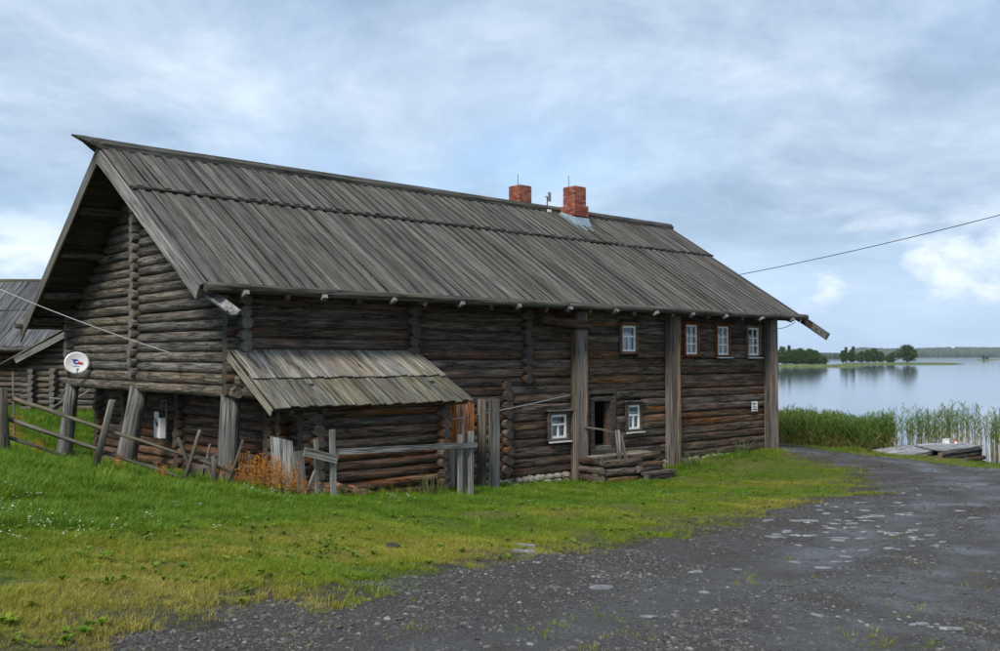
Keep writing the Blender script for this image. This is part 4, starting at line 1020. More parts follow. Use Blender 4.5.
for i, (dx, m, s, lab) in enumerate(((0, 'white_clean', (.24, .16, .18), 'small white carton standing on the dock'), (.36, 'red', (.18, .14, .11), 'small red and white bag lying on the dock'))):
    e_ = thing(('carton', 'bag')[i], lab, ('carton', 'bag')[i], Matrix.Translation(pb + Vector((dx, 0, .01))) @ Matrix.Rotation(.3 - i * .6, 4, 'Z'))
    boxes('body', [(-s[0] / 2, s[0] / 2, -s[1] / 2, s[1] / 2, 0, s[2])], MT['white_clean'], e_)
    boxes('flap', [(-s[0] / 2 + .02, s[0] / 2 + .06, -s[1] / 2 - .02, s[1] / 2 - .03, s[2] + .002, s[2] + .02)], MT[m], e_)
    if i: boxes('strap', [(-s[0] / 2 - .005, -s[0] / 2 + .09, -s[1] / 2 - .006, s[1] / 2 + .006, .02, s[2] - .02)], MT['red'], e_)

# ------------------------------------------------------------------ islands, trees, far shore
def island(pts, top, name='island'):
    """low island from a list of (x, y) outline points"""
    P = np.array(pts); c = P.mean(0); v, f = [], []; n = len(P)
    for k, (s, z) in enumerate(((1.03, WATER - .3), (1.0, WATER + .15), (.8, WATER + top), (.3, WATER + top * 1.2))):
        for p in P: e = 1 + R.uniform(-.05, .05); v.append(((p[0] - c[0]) * s * e + c[0], (p[1] - c[1]) * s * e + c[1], z))
    for k in range(3):
        for i in range(n): f.append((k * n + i, k * n + (i + 1) % n, (k + 1) * n + (i + 1) % n, (k + 1) * n + i))
    f.append(tuple(3 * n + i for i in range(n)))
    o = mk(name, v, f, MT['shore_grass'], None, None, True); o['kind'] = 'structure'; return o
MT['shore_grass'] = plain('island_grass', (.085, .115, .032), .95, .4, .35)
def oval(x0, x1, y, dy, n=20):
    return [((x0 + x1) / 2 + (x1 - x0) / 2 * math.cos(t), y + dy * math.sin(t)) for t in np.linspace(0, 2 * math.pi, n, endpoint=False)]
def wx(px, y): return (px - 500) / F_PX * y
def wy(py): return (EYE - WATER) * F_PX / (py - HORIZON)
yA = wy(366.5); yB = wy(364.2); yC = wy(360.2)
island(oval(wx(735, yA), wx(866, yA), yA, 10), .8); island(oval(wx(838, yB), wx(962, yB), yB, 14), .8); island(oval(wx(978, yC), wx(996, yC), yC, 12), .8)
def crown_mesh(seed, h, w, n_cl, kind):
    """leaf clumps spread through a crown volume, on limbs that leave a tapered trunk"""
    g = np.random.default_rng(seed); cl = []
    for _ in range(n_cl):
        if kind == 'spruce':
            t = g.random() ** .8; rr = w / 2 * (1 - t) * (.35 + .65 * g.random() ** .5); z = h * (.10 + .9 * t); a = g.random() * 6.283
        else:
            t = g.random(); prof_ = math.sin(math.pi * (.12 + .86 * t)) ** .7; rr = w / 2 * prof_ * g.random() ** .45; z = h * (.16 + .84 * t); a = g.random() * 6.283
            rr *= 1 + .25 * math.sin(3 * a + seed)
        cl.append((rr * math.cos(a), rr * math.sin(a), z))
    cl = np.array(cl); per = 26
    c = np.repeat(cl, per, 0) + g.normal(0, .055 * h * (.5 if kind == 'spruce' else 1), (n_cl * per, 3)) * (1, 1, .7)
    s = h * .030 * g.uniform(.6, 1.4, (len(c), 1)); a = g.normal(size=(len(c), 3)); a /= np.linalg.norm(a, axis=1, keepdims=True)
    b = np.cross(a, g.normal(size=(len(c), 3))); b /= np.linalg.norm(b, axis=1, keepdims=True)
    v = np.stack([c - a * s, c + b * s * .6, c + a * s, c - b * s * .6], 1).reshape(-1, 3); v[:, 2] = np.maximum(v[:, 2], h * .04)
    f = np.arange(len(v)).reshape(-1, 4)
    tint = np.repeat(np.clip(np.repeat(g.random(n_cl), per) * .7 + g.random(len(c)) * .3, 0, 1), 4)
    return v, f, tint
def tree_proto(seed, h, w, n_cl, kind):
    v, f, t = crown_mesh(seed, h, w, n_cl, kind)
    cr = bulk('crown', v, f, MT['foliage'], attrs={'tint': t}); tv, tf = [], []
    rings = [(0, .028), (.3, .02), (.6, .012), (.9, .003)]
    def limb(p0, p1, r0, r1):
        k = len(tv); M = frame(p0, p1)
        for p, r_ in ((p0, r0), (p1, r1)):
            for j in range(6): a_ = 1.0472 * j; tv.append(tuple(Vector(p) + M.to_3x3() @ Vector((0, r_ * math.cos(a_), r_ * math.sin(a_)))))
        for j in range(6): tf.append((k + j, k + (j + 1) % 6, k + 6 + (j + 1) % 6, k + 6 + j))
    for (a_, ra), (b_, rb_) in zip(rings[:-1], rings[1:]): limb((0, 0, h * a_), (h * .01 * math.sin(b_ * 9 + seed), 0, h * b_), h * ra, h * rb_)
    for j in range(6):
        a_ = j * 1.05 + seed; z = h * (.25 + .08 * j); limb((0, 0, z), (w * .3 * math.cos(a_), w * .3 * math.sin(a_), z + h * .12), h * .008, h * .003)
    tr = mk('trunk', tv, tf, MT['bark'], None, None, True)
    return [cr, tr]
PROTO = [tree_proto(1, 10, 8.5, 150, 'round'), tree_proto(2, 10, 6.5, 120, 'round'), tree_proto(3, 10, 10, 170, 'round'), tree_proto(4, 10, 4.2, 130, 'spruce'), tree_proto(5, 10, 12.5, 200, 'round')]
used = set()
def plant(kind, x, y, h, label, grp, wsc=1.0):
    t = thing('island_tree' if kind != 3 else 'spruce_tree', label, 'tree', Matrix.Translation((x, y, WATER + .45)) @ Matrix.Rotation(R.uniform(0, 6.28), 4, 'Z') @ Matrix.Diagonal((h / 10 * wsc, h / 10 * wsc, h / 10, 1)), grp)
    for o in PROTO[kind]:
        if (kind, o.name) in used: c = o.copy(); c.name = o.name.split('.')[0]; col.objects.link(c)
        else: c = o; used.add((kind, o.name))
        c.parent = t
    return t
def tree_px(kind, px, top, y, label, grp, wsc=1.0, base=None):
    h = (EYE - (top - HORIZON) / F_PX * y) - (WATER + .45); return plant(kind, wx(px, y), y, h, label, grp, wsc)
gA, gB = 'trees on the near island', 'trees on the middle island'
lst = [(748, 352, 2), (757, 353, 0), (766, 351, 1), (775, 351, 0), (782, 347.5, 1), (789, 346, 3), (794, 350, 2), (800, 349, 0), (805, 352, 1), (809, 349.5, 2), (815, 351, 0), (819, 354, 1), (824, 357.5, 2), (786, 353, 4), (797, 354, 4), (811, 355, 4)]
place_w = ('behind the house corner, hard against the wall edge', 'low beside the corner post', 'mid-height just right of the corner post', 'broad and rounded', 'tall and narrow left of the spruce', '', 'broad right of the spruce', 'rounded at the centre', 'narrow and lower than its neighbours', 'broad at the right of centre', 'rounded near the right end', 'low, second from the right end', 'lowest, at the right tip', 'low and wide under the spruce', 'low and wide at the front centre', 'low and wide at the front right')
for i, (px, tp, k) in enumerate(lst):
    tree_px(k, px, tp, yA + R.uniform(-4, 4), 'dark leafy tree of the left grove, ' + place_w[i] if k != 3 else 'pointed spruce rising out of the grove behind the house corner', gA)
lab_b = ['leftmost bushy tree of the middle island', 'pointed tall spruce at the left of the middle island', 'second pointed spruce of the middle island, slightly lower', 'dark round tree right of the two spruces', 'low broad tree in the dip of the middle island', 'broad dark tree at the right of the middle island grove', 'rounded tree tallest in the right half of the island grove', 'low tree at the right end of the island grove', 'small bush tree between the grove and the lone round tree', 'low shrub at the left foot of the lone round tree']
for i, (px, tp, k) in enumerate([(843, 351, 1), (846, 347.5, 3), (853, 347, 3), (851, 350.5, 1), (861, 352, 2), (868, 350.5, 0), (874, 349, 0), (881, 352.5, 1), (888, 355.5, 2), (892, 353, 0)]):
    tree_px(k, px, tp, yB + R.uniform(-3, 5), lab_b[i], gB)
tree_px(2, 907, 345.8, yB - 6, 'big lone round tree at the right end of the middle island', gB, 1.25)
for i, (px, tp) in enumerate(((983.5, 355.2), (987, 356.2))): tree_px(1, px, tp, yC, ('taller tiny tree on the small far islet', 'smaller tiny tree on the small far islet')[i], 'trees on the far islet')
for pr in PROTO:
    for o in pr:
        if o.parent is None: bpy.data.objects.remove(o)
# far wooded shore, one mass
def far_shore(y, px0, px1, hmin, hmax, seed, name, label):
    g = np.random.default_rng(seed); n = int((px1 - px0) * 9); x = wx(g.uniform(px0, px1, n), y); yy = y + g.uniform(0, 120, n)
    prof_ = hmin + (hmax - hmin) * (.5 + .5 * np.sin(x / 300 + seed) * np.sin(x / 110 + 1))
    h = prof_ * g.uniform(.75, 1.12, n); v, f, t = [], [], []
    th = np.linspace(0, 2 * math.pi, 6, endpoint=False)
    for i in range(n):
        r_ = h[i] * g.uniform(.25, .42); k = len(v)
        for zf, rf2 in ((0, .8), (.45, 1.0), (.8, .6)):
            for a_ in th: v.append((x[i] + r_ * rf2 * math.cos(a_) * g.uniform(.7, 1.2), yy[i] + r_ * rf2 * math.sin(a_), WATER + h[i] * zf * g.uniform(.92, 1.08)))
        v.append((x[i], yy[i], WATER + h[i]))
        for b_ in (0, 6):
            for j in range(6): f.append((k + b_ + j, k + b_ + (j + 1) % 6, k + b_ + 6 + (j + 1) % 6)); f.append((k + b_ + j, k + b_ + 6 + (j + 1) % 6, k + b_ + 6 + j))
        for j in range(6): f.append((k + 12 + j, k + 12 + (j + 1) % 6, k + 18))
        t += [g.random()] * 19
    o = bulk(name, v, f, MT['far_foliage'], attrs={'tint': t}); o['kind'] = 'stuff'; o['label'] = label
    return o
far_shore(3200, 640, 1250, 14, 20, 4, 'far_forest', 'dark wooded far shore along the horizon'); far_shore(1500, 795, 862, 7, 10, 9, 'far_forest', 'wooded spit on the left of the far shore')
far_shore(4200, 860, 1250, 36, 44, 2, 'far_forest', 'bluish higher wooded shore farthest away at right')

# ------------------------------------------------------------------ reeds
def reeds(name, n, region, hmean, dens, seed, panicle=True, label=''):
    g = np.random.default_rng(seed); x, y = region(g, n); n = len(x)
    base = np.maximum(hgt(x, y), WATER - .4); h = hmean * g.uniform(.66, 1.18, n) * (.85 + .3 * vnoise(x, y, 1.3)) + np.maximum(WATER - base, 0)
    lean = g.normal(0, .06, (n, 2)); V_, F_, T_ = [], [], []; cnt = 0
    def strip(p, q_, w0, w1, tint):
        nonlocal cnt
        d = q_ - p; a_ = g.random(len(p)) * 6.283; s = np.stack([np.cos(a_), np.sin(a_), 0 * a_], 1)
        v = np.stack([p - s * w0, p + s * w0, q_ + s * w1, q_ - s * w1], 1).reshape(-1, 3)
        V_.append(v); F_.append(np.arange(len(v)).reshape(-1, 4) + cnt); T_.append(np.repeat(tint, 4)); cnt += len(v)
    p0 = np.stack([x, y, base], 1); top = p0 + np.stack([lean[:, 0] * h, lean[:, 1] * h, h], 1)
    m1 = p0 + (top - p0) * .42
    strip(p0, m1, .020, .012, np.clip(.85 + g.normal(0, .1, n), 0, 1)); strip(m1, top, .008, .003, np.clip(.40 + g.normal(0, .12, n), 0, 1))
    for k in range(7):
        t = .50 + .07 * k + g.uniform(-.05, .05, n); b = p0 + (top - p0) * t[:, None]; a_ = g.random(n) * 6.283; l_ = .38 * g.uniform(.6, 1.2, n)
        e1 = b + np.stack([np.cos(a_) * l_ * .4, np.sin(a_) * l_ * .4, l_ * .55], 1); e2 = e1 + np.stack([np.cos(a_) * l_ * .45, np.sin(a_) * l_ * .45, l_ * g.uniform(-.3, .25, n)], 1)
        ti = np.clip(g.normal(.22 if k > 1 else .72, .16, n), 0, 1)
        strip(b, e1, .010, .013, ti); strip(e1, e2, .013, .001, ti)
    if panicle:
        sel = g.random(n) < .45
        for k in range(5):
            b = top[sel] - np.stack([0 * top[sel][:, 0]] * 2 + [g.uniform(0, .14, sel.sum())], 1); a_ = g.random(len(b)) * 6.283
            strip(b, b + np.stack([.05 * np.cos(a_), .05 * np.sin(a_), g.uniform(.02, .14, len(b))], 1), .010, .004, np.clip(g.normal(.45, .1, len(b)), 0, 1))
    o = bulk(name, np.concatenate(V_), np.concatenate(F_), MT['reed'], attrs={'tint': np.concatenate(T_)}); o['kind'] = 'stuff'; o['label'] = label
    return o
def shore_band(x0, x1, d0, d1, thin=None):
    def fn(g, n):
        t = g.uniform(x0, x1, n * 2); d = g.uniform(d0, d1, n * 2) + .4 * np.sin(t * .9)
        x = SHORE_N[0] * d + SHORE_N[1] * t; y = SHORE_N[1] * d - SHORE_N[0] * t        # along and across the shore
        ok = vnoise(x, y, 1.7) + vnoise(x + 5, y, .6) * .4 > (thin if thin else .15)
        return x[ok][:n], y[ok][:n]
    return fn
def along(p): return p[0] * SHORE_N[1] - p[1] * SHORE_N[0]
tL, tM, tR = along(dz_(770, 449, -1.1)), along(dz_(905, 452, -1.1)), along(dz_(1060, 462, -1.1))
reeds('reed_bed', 6500, shore_band(tL - 6, tM, 36.6, 39.8), 1.62, 1, 5, label='dense green reed bed with tan stems along the shore')
reeds('reed_bed', 900, shore_band(tM - 1.5, tR + 3, 41.5, 47, .66), 1.75, 1, 6, label='thin scattered reeds standing in open water beyond the dock')
reeds('reed_bed', 60, shore_band(tM + 5.0, tR + 3, 38.4, 40.0, .7), 1.0, 1, 8, label='sparse young reeds in the shallows beside the dock')

# ------------------------------------------------------------------ scattered ground cover (one object per kind)
def scatter(name, pts, scl, rot, tint, variants, kind='stuff', label=None):
    me = bpy.data.meshes.new(name); n = len(pts)
    me.vertices.add(n); me.vertices.foreach_set('co', np.asarray(pts, dtype=np.float32).ravel())
    for an, ty, val in (('scl', 'FLOAT', scl), ('tint', 'FLOAT', tint)):
        a_ = me.attributes.new(an, ty, 'POINT'); a_.data.foreach_set('value', np.asarray(val, dtype=np.float32))
    a_ = me.attributes.new('rot', 'FLOAT_VECTOR', 'POINT'); a_.data.foreach_set('vector', np.asarray(rot, dtype=np.float32).ravel())
    a_ = me.attributes.new('vid', 'INT', 'POINT'); a_.data.foreach_set('value', NR.integers(0, len(variants), n).astype(np.int32))
    me.update()
    o = bpy.data.objects.new(name, me); col.objects.link(o); o['kind'] = kind
    if label: o['label'] = label
    cc = bpy.data.collections.new(name + '_pieces')
    for v in variants:
        if v.name not in cc.objects: cc.objects.link(v)
    g = bpy.data.node_groups.new(name + '_scatter', 'GeometryNodeTree')
    g.interface.new_socket('Geometry', in_out='INPUT', socket_type='NodeSocketGeometry'); g.interface.new_socket('Geometry', in_out='OUTPUT', socket_type='NodeSocketGeometry')
    gi, go = g.nodes.new('NodeGroupInput'), g.nodes.new('NodeGroupOutput'); ci = g.nodes.new('GeometryNodeCollectionInfo'); ci.inputs['Collection'].default_value = cc
    ci.inputs['Separate Children'].default_value = True; ci.inputs['Reset Children'].default_value = True
    ip = g.nodes.new('GeometryNodeInstanceOnPoints'); ip.inputs['Pick Instance'].default_value = True
    def na_(nm, ty):
        x = g.nodes.new('GeometryNodeInputNamedAttribute'); x.data_type = ty; x.inputs['Name'].default_value = nm
        return [q for q in x.outputs if q.enabled and q.name == 'Attribute'][0]
    e2r = g.nodes.new('FunctionNodeEulerToRotation')
    g.links.new(gi.outputs[0], ip.inputs['Points']); g.links.new(ci.outputs[0], ip.inputs['Instance']); g.links.new(na_('vid', 'INT'), ip.inputs['Instance Index'])
    g.links.new(na_('rot', 'FLOAT_VECTOR'), e2r.inputs[0]); g.links.new(e2r.outputs[0], ip.inputs['Rotation']); g.links.new(na_('scl', 'FLOAT'), ip.inputs['Scale'])
    g.links.new(ip.outputs[0], go.inputs[0])
    md = o.modifiers.new('scatter', 'NODES'); md.node_group = g
    return o
def tuft(seed, n, h, spread, w, mat, bend=.5):
    g = random.Random(seed); v, f = [], []
    for _ in range(n):
        a_ = g.uniform(0, 6.283); r_ = spread * g.random() ** .5; x, y = r_ * math.cos(a_), r_ * math.sin(a_); b = a_ + g.uniform(-1, 1); hh = h * g.uniform(.45, 1.15); l_ = hh * bend * g.uniform(.2, 1.3)
        sx, sy = -math.sin(b + g.uniform(-.8, .8)), math.cos(b + g.uniform(-.8, .8)); k = len(v); ww = w * g.uniform(.7, 1.3)
        for t, wt in ((0, 1), (.55, .8)):
            cx_, cy_, cz_ = x + math.cos(b) * l_ * t * t, y + math.sin(b) * l_ * t * t, hh * t
            v += [(cx_ - sx * ww * wt, cy_ - sy * ww * wt, cz_), (cx_ + sx * ww * wt, cy_ + sy * ww * wt, cz_)]
        v.append((x + math.cos(b) * l_, y + math.sin(b) * l_, hh * .93))
        f += [(k, k + 1, k + 3, k + 2), (k + 2, k + 3, k + 4)]
    return mk('tuft_piece', v, f, mat, link=False)
def ground_samples(n, rmin, rmax, amax=.66, power=1.0):
    """random ground points, denser towards the viewer's side of the yard"""
    a_ = NR.uniform(-amax, amax, n); u_ = NR.random(n); r_ = rmin * (rmax / rmin) ** (u_ ** power)
    return r_ * np.sin(a_), r_ * np.cos(a_)
def house_uv(x, y):
    dx, dy = x - A.x, y - A.y; return dx * U.x + dy * U.y, dx * V.x + dy * V.y
def lawn_ok(x, y, e=.0):
    s_ = road_sd(x, y) + edge_noise(x, y); u_, v_ = house_uv(x, y)
    inside = (u_ > .75) & (u_ < L) & (v_ > -.08) & (v_ < W) | (u_ > .85) & (u_ < 4.5) & (v_ > -1.55) & (v_ < 0) | (u_ > 10.6) & (u_ < 13.9) & (v_ > -1.0) & (v_ < 0)
    d = x * SHORE_N[0] + y * SHORE_N[1]
    return s_, ~inside & (d < 36.9), u_, v_
x, y = ground_samples(330000, 4.6, 52, .72, .80)
s_, ok, uu, vv = lawn_ok(x, y)
soft = NR.random(len(x)) < np.clip((s_ + .45 + (vnoise(x + 2, y + 8, .3) - .5) * .8) / 1.5, .0, 1) ** 1.3
bare = vnoise(x + 3, y + 7, 1.5) * .65 + vnoise(x, y, .5) * .35
soft &= (bare < .63) | (NR.random(len(x)) < .22) | (s_ > 5)
weeds_on_road = (s_ < 0) & (NR.random(len(x)) < .012 * (vnoise(x, y, .9) > .62))
m = ok & (soft & (s_ > -.6) | weeds_on_road); x, y, s_, uu, vv = x[m], y[m], s_[m], uu[m], vv[m]
patch = vnoise(x + 40, y, 2.2) * .6 + vnoise(x, y + 30, .8) * .4
yel = np.clip(1.0 - s_ / 4.6, 0, 1) * .42 + (patch - .5) * 1.25 + .12
near_wall = np.clip(1 - np.abs(vv + .6) / 1.6, 0, 1) * (uu > 5)
leftlush = np.clip((-x - 3.2 - .12 * y * 0) / 4.0, 0, 1) * np.clip((s_ - 2.2) / 2.5, 0, 1)
band = np.clip((s_ - 3.0) / 2.5, 0, 1)
under = (uu > -.3) & (uu < 1) & (vv > 0) & (vv < W)
yel = np.clip(yel - .30 * near_wall - .20 * leftlush - .14 * band, 0, 1)
behind = (vv > 2) & (uu < 0) & (y > 21.5)
yel = np.where(behind, np.clip(.42 + (patch - .5) * .9, 0, 1), yel)
hgt_f = .40 + .40 * near_wall + .85 * leftlush * (.5 + .8 * vnoise(x, y, .9)) + .32 * band * vnoise(x + 2, y + 2, 1.1)
hgt_f = hgt_f * (.55 + .9 * vnoise(x + 31, y + 17, .38))
hgt_f = np.where(behind, .7, hgt_f) * np.where(under, .5, 1) * NR.uniform(.7, 1.35, len(x))
far = np.hypot(x, y); size = .075 * hgt_f * (1 + .012 * far) / .075
tint = np.clip(yel + NR.normal(0, .16, len(x)), 0, 1)
rot = np.stack([NR.normal(0, .12, len(x)), NR.normal(0, .12, len(x)), NR.uniform(0, 6.283, len(x))], 1)
tufts = [tuft(i, 16, .115, .055 + .015 * i, .0034, MT['grass'], .5 + .12 * i) for i in range(5)]
scatter('grass', np.stack([x, y, hgt(x, y) - .012], 1), size, rot, tint, tufts, label='mown green and yellow grass with lusher growth by the walls')
print('grass tufts', len(x))
# taller seeding grass along the fence and the shed
x, y = ground_samples(60000, 9, 34, .66)
s_, ok, uu, vv = lawn_ok(x, y)
fence_d = np.abs(y - 19.5 + (x + 6) * .03); w1 = np.clip(1 - fence_d / 2.4, 0, 1) * (x < -4.8) * (x > -14); w2 = np.clip(1 - np.abs(vv + .35) / .6, 0, 1) * ((uu > 4.6) & (uu < 22)) + np.clip(1 - np.abs(vv + 2.2) / .6, 0, 1) * ((uu > -.5) & (uu < 4.8))
w3 = np.clip(1 - np.abs(x * SHORE_N[0] + y * SHORE_N[1] - 35.4) / 1.1, 0, 1) * .6
m = ok & (s_ > .4) & (NR.random(len(x)) < np.clip(w1 * .5 + w2 * .8 + w3 + .012 * (s_ > 1.2), 0, 1) * .5); x, y = x[m], y[m]
tall = [tuft(20 + i, 12, .34, .07, .0048, MT['grass'], .45) for i in range(3)]
scatter('tall_grass', np.stack([x, y, hgt(x, y) - .02], 1), NR.uniform(.4, .95, len(x)), np.stack([NR.normal(0, .1, len(x)), NR.normal(0, .1, len(x)), NR.uniform(0, 6.28, len(x))], 1), np.clip(NR.normal(.25, .2, len(x)), 0, 1), tall, label='taller unmown grass at the fence and wall foot')
# broad-leaved weeds
def weed(seed):
    g = random.Random(seed); v, f = [], []
    for _ in range(11):
        a_ = g.uniform(0, 6.28); l_ = g.uniform(.06, .13); w_ = l_ * .28; el = g.uniform(.2, .9); k = len(v); c_, s2 = math.cos(a_), math.sin(a_)
        for t, wf, zf in ((0, .15, 0), (.5, 1, .55), (1, .1, .6)):
            px_, pz_ = l_ * t * math.cos(el), l_ * zf * math.sin(el) * 1.5
            v += [(px_ * c_ - w_ * wf * s2 * -1, px_ * s2 - w_ * wf * c_, pz_), (px_ * c_ - w_ * wf * s2, px_ * s2 + w_ * wf * c_, pz_)]
        f += [(k, k + 1, k + 3, k + 2), (k + 2, k + 3, k + 5, k + 4)]
    return mk('weed_piece', v, f, MT['grass'], link=False)
x, y = ground_samples(15000, 5, 30, .6); s_, ok, uu, vv = lawn_ok(x, y)
m = ok & (s_ > .1) & (NR.random(len(x)) < .06 + .5 * np.clip((vnoise(x + 8, y + 1, 1.0) * .6 + vnoise(x, y + 4, .4) * .4 - .5) * 4, 0, 1)); x, y = x[m], y[m]
scatter('weeds', np.stack([x, y, hgt(x, y) + .015], 1), NR.uniform(.25, .7, len(x)), np.stack([0 * x, 0 * x, NR.uniform(0, 6.28, len(x))], 1), np.clip(NR.normal(.22, .14, len(x)), 0, 1), [weed(i) for i in range(4)], label='low broad-leaved weeds among the grass')
# white flowers
def flower(seed):
    g = random.Random(seed); v, f = [], []
    for _ in range(5):
        x0_, y0_, z0_ = g.uniform(-.09, .09), g.uniform(-.09, .09), g.uniform(.08, .20); k = len(v); r_ = g.uniform(.006, .014)
        v += [(x0_ + r_ * math.cos(t), y0_ + r_ * math.sin(t), z0_ + g.uniform(-.004, .006)) for t in np.linspace(0, 6.283, 7)[:-1]]; f.append(tuple(range(k, k + 6)))
    return mk('flower_piece', v, f, MT['flower'], link=False)
x, y = ground_samples(9000, 6, 33, .62); s_, ok, uu, vv = lawn_ok(x, y)
wt = np.clip((s_ - 1.6) / 3, 0, 1) * (vnoise(x + 21, y, 1.6) > .52) * (.25 + .75 * (x < -4)) + .5 * ((vv > -3) & (vv < 0)) * (vnoise(x, y + 9, 1.0) > .6)
m = ok & (NR.random(len(x)) < wt * .42); x, y = x[m], y[m]
scatter('flowers', np.stack([x, y, hgt(x, y)], 1), NR.uniform(.6, 1.2, len(x)), np.stack([0 * x, 0 * x, NR.uniform(0, 6.28, len(x))], 1), NR.random(len(x)) * .3, [flower(i) for i in range(4)], label='small white clover and daisy heads in the grass')
# gravel
def pebble(seed):
    g = random.Random(seed); v, f = [], []
    t_ = (1 + 5 ** .5) / 2
    ico = [(-1, t_, 0), (1, t_, 0), (-1, -t_, 0), (1, -t_, 0), (0, -1, t_), (0, 1, t_), (0, -1, -t_), (0, 1, -t_), (t_, 0, -1), (t_, 0, 1), (-t_, 0, -1), (-t_, 0, 1)]
    fc = [(0, 11, 5), (0, 5, 1), (0, 1, 7), (0, 7, 10), (0, 10, 11), (1, 5, 9), (5, 11, 4), (11, 10, 2), (10, 7, 6), (7, 1, 8), (3, 9, 4), (3, 4, 2), (3, 2, 6), (3, 6, 8), (3, 8, 9), (4, 9, 5), (2, 4, 11), (6, 2, 10), (8, 6, 7), (9, 8, 1)]
    sc = (g.uniform(.8, 1.3), g.uniform(.7, 1.0), g.uniform(.35, .6))
    v = [tuple(c * .5 / 1.9 * 2 * s2 * g.uniform(.85, 1.15) for c, s2 in zip(p, sc)) for p in ico]
    return mk('pebble_piece', v, fc, MT['gravel'], link=False)
def gravel_mat():
    m, nt, b, out = mat_new('gravel_stone'); n = N(nt)
    c = n.ramp(n.attr('tint', 'INSTANCER'), [(0, (.030, .029, .028)), (.6, (.070, .063, .054)), (.93, (.115, .106, .094)), (1, (.21, .20, .185))])
    n.put(b.inputs['Base Color'], c); b.inputs['Roughness'].default_value = .6; return m
MT['gravel'] = gravel_mat()
x, y = ground_samples(190000, 4.8, 42, .66, .85); s_ = road_sd(x, y) + edge_noise(x, y)
dn = vnoise(x, y, 1.4) * .6 + vnoise(x + 5, y, .45) * .4
trk_p = np.exp(-((road_sd(x, y) + 2.2) / .5) ** 2) + .8 * np.exp(-((road_sd(x, y) + 4.0) / .55) ** 2)
m = (NR.random(len(x)) > trk_p * .8) & ((s_ < -.05) & (NR.random(len(x)) < .30 + 1.6 * np.clip(dn - .42, 0, 1))) | ((s_ >= -.05) & (s_ < .7) & (NR.random(len(x)) < .12)); x, y, s_ = x[m], y[m], s_[m]
rzf = hgt(x, y) + .035 * np.tanh(-s_ / .45) - .012 - .035 * np.exp(-((road_sd(x, y) + 2.2) / .45) ** 2) - .03 * np.exp(-((road_sd(x, y) + 4.0) / .5) ** 2) + (vnoise(x, y, .6) - .5) * .05 + (vnoise(x, y, .17) - .5) * .018
sz = .0070 + .024 * NR.random(len(x)) ** 7 + .0004 * np.hypot(x, y)
scatter('gravel', np.stack([x, y, rzf], 1), sz, NR.uniform(0, 6.28, (len(x), 3)) * (.06, .06, 1), NR.random(len(x)), [pebble(i) for i in range(6)], label='loose grey gravel over the track')
print('pebbles', len(x))
# pale flat stones set in the track: pieces of the road
def flat_stone(px, py, w, d):
    x_, y_ = ground_px(px, py); z_ = hz(x_, y_); n = R.randint(6, 9); v, f = [], []
    rx, ry = w / 2, d / 2; e = [R.uniform(.65, 1.15) for _ in range(n)]
    ri = lambda x2, y2: hz(x2, y2) + .02
    z_ = float(hgt(np.array([x_]), np.array([y_]))[0]) + .0235 + float((vnoise(np.array([x_]), np.array([y_]), .6)[0] - .5) * .05)
    sdr = road_sd(np.array([x_]), np.array([y_]))[0]; z_ += -.035 * math.exp(-((sdr + 2.2) / .45) ** 2) - .03 * math.exp(-((sdr + 4.0) / .5) ** 2)
    for s2, dz in ((1.08, -.05), (1.0, .002), (.82, .014)):
        for i in range(n): a_ = 6.283 * i / n; v.append((rx * e[i] * s2 * math.cos(a_), ry * e[i] * s2 * math.sin(a_), dz + R.uniform(-.003, .003)))
    for k in range(2):
        for i in range(n): f.append((k * n + i, k * n + (i + 1) % n, (k + 1) * n + (i + 1) % n, (k + 1) * n + i))
    f.append(tuple(2 * n + i for i in range(n)))
    mk('stone', v, f, MT['slab'], rob, Matrix.Translation((x_, y_, z_)) @ Matrix.Rotation(R.uniform(-.5, .5), 4, 'Z'))
for (px, py, w, d) in ((772, 538, .42, .2), (808, 523, .5, .14), (601, 591, .34, .22), (696, 574, .26, .12), (737, 572, .14, .1), (918, 627, .24, .10), (945, 631, .30, .08), (704, 592, .12, .08), (795, 538, .22, .10), (840, 539, .4, .1), (890, 549, .2, .12), (918, 542, .3, .08), (893, 535, .3, .1), (888, 534, .2, .12), (863, 504, .4, .08), (930, 538, .2, .1), (961, 512, .3, .08), (976, 519, .3, .08), (837, 563, .22, .07), (848, 563, .2, .07), (524, 553, .30, .12), (942, 544, .2, .1), (527, 548, .3, .05), (817, 618, .16, .08), (650, 618, .18, .06)):
    flat_stone(px, py, w, d)
for _ in range(64):
    px, py = R.gauss(850, 55), R.gauss(526, 17)
    if road_sd(*[np.array([q]) for q in ground_px(px, py)])[0] < -.25 and py > 492: flat_stone(px, py, R.uniform(.08, .30), R.uniform(.05, .14))

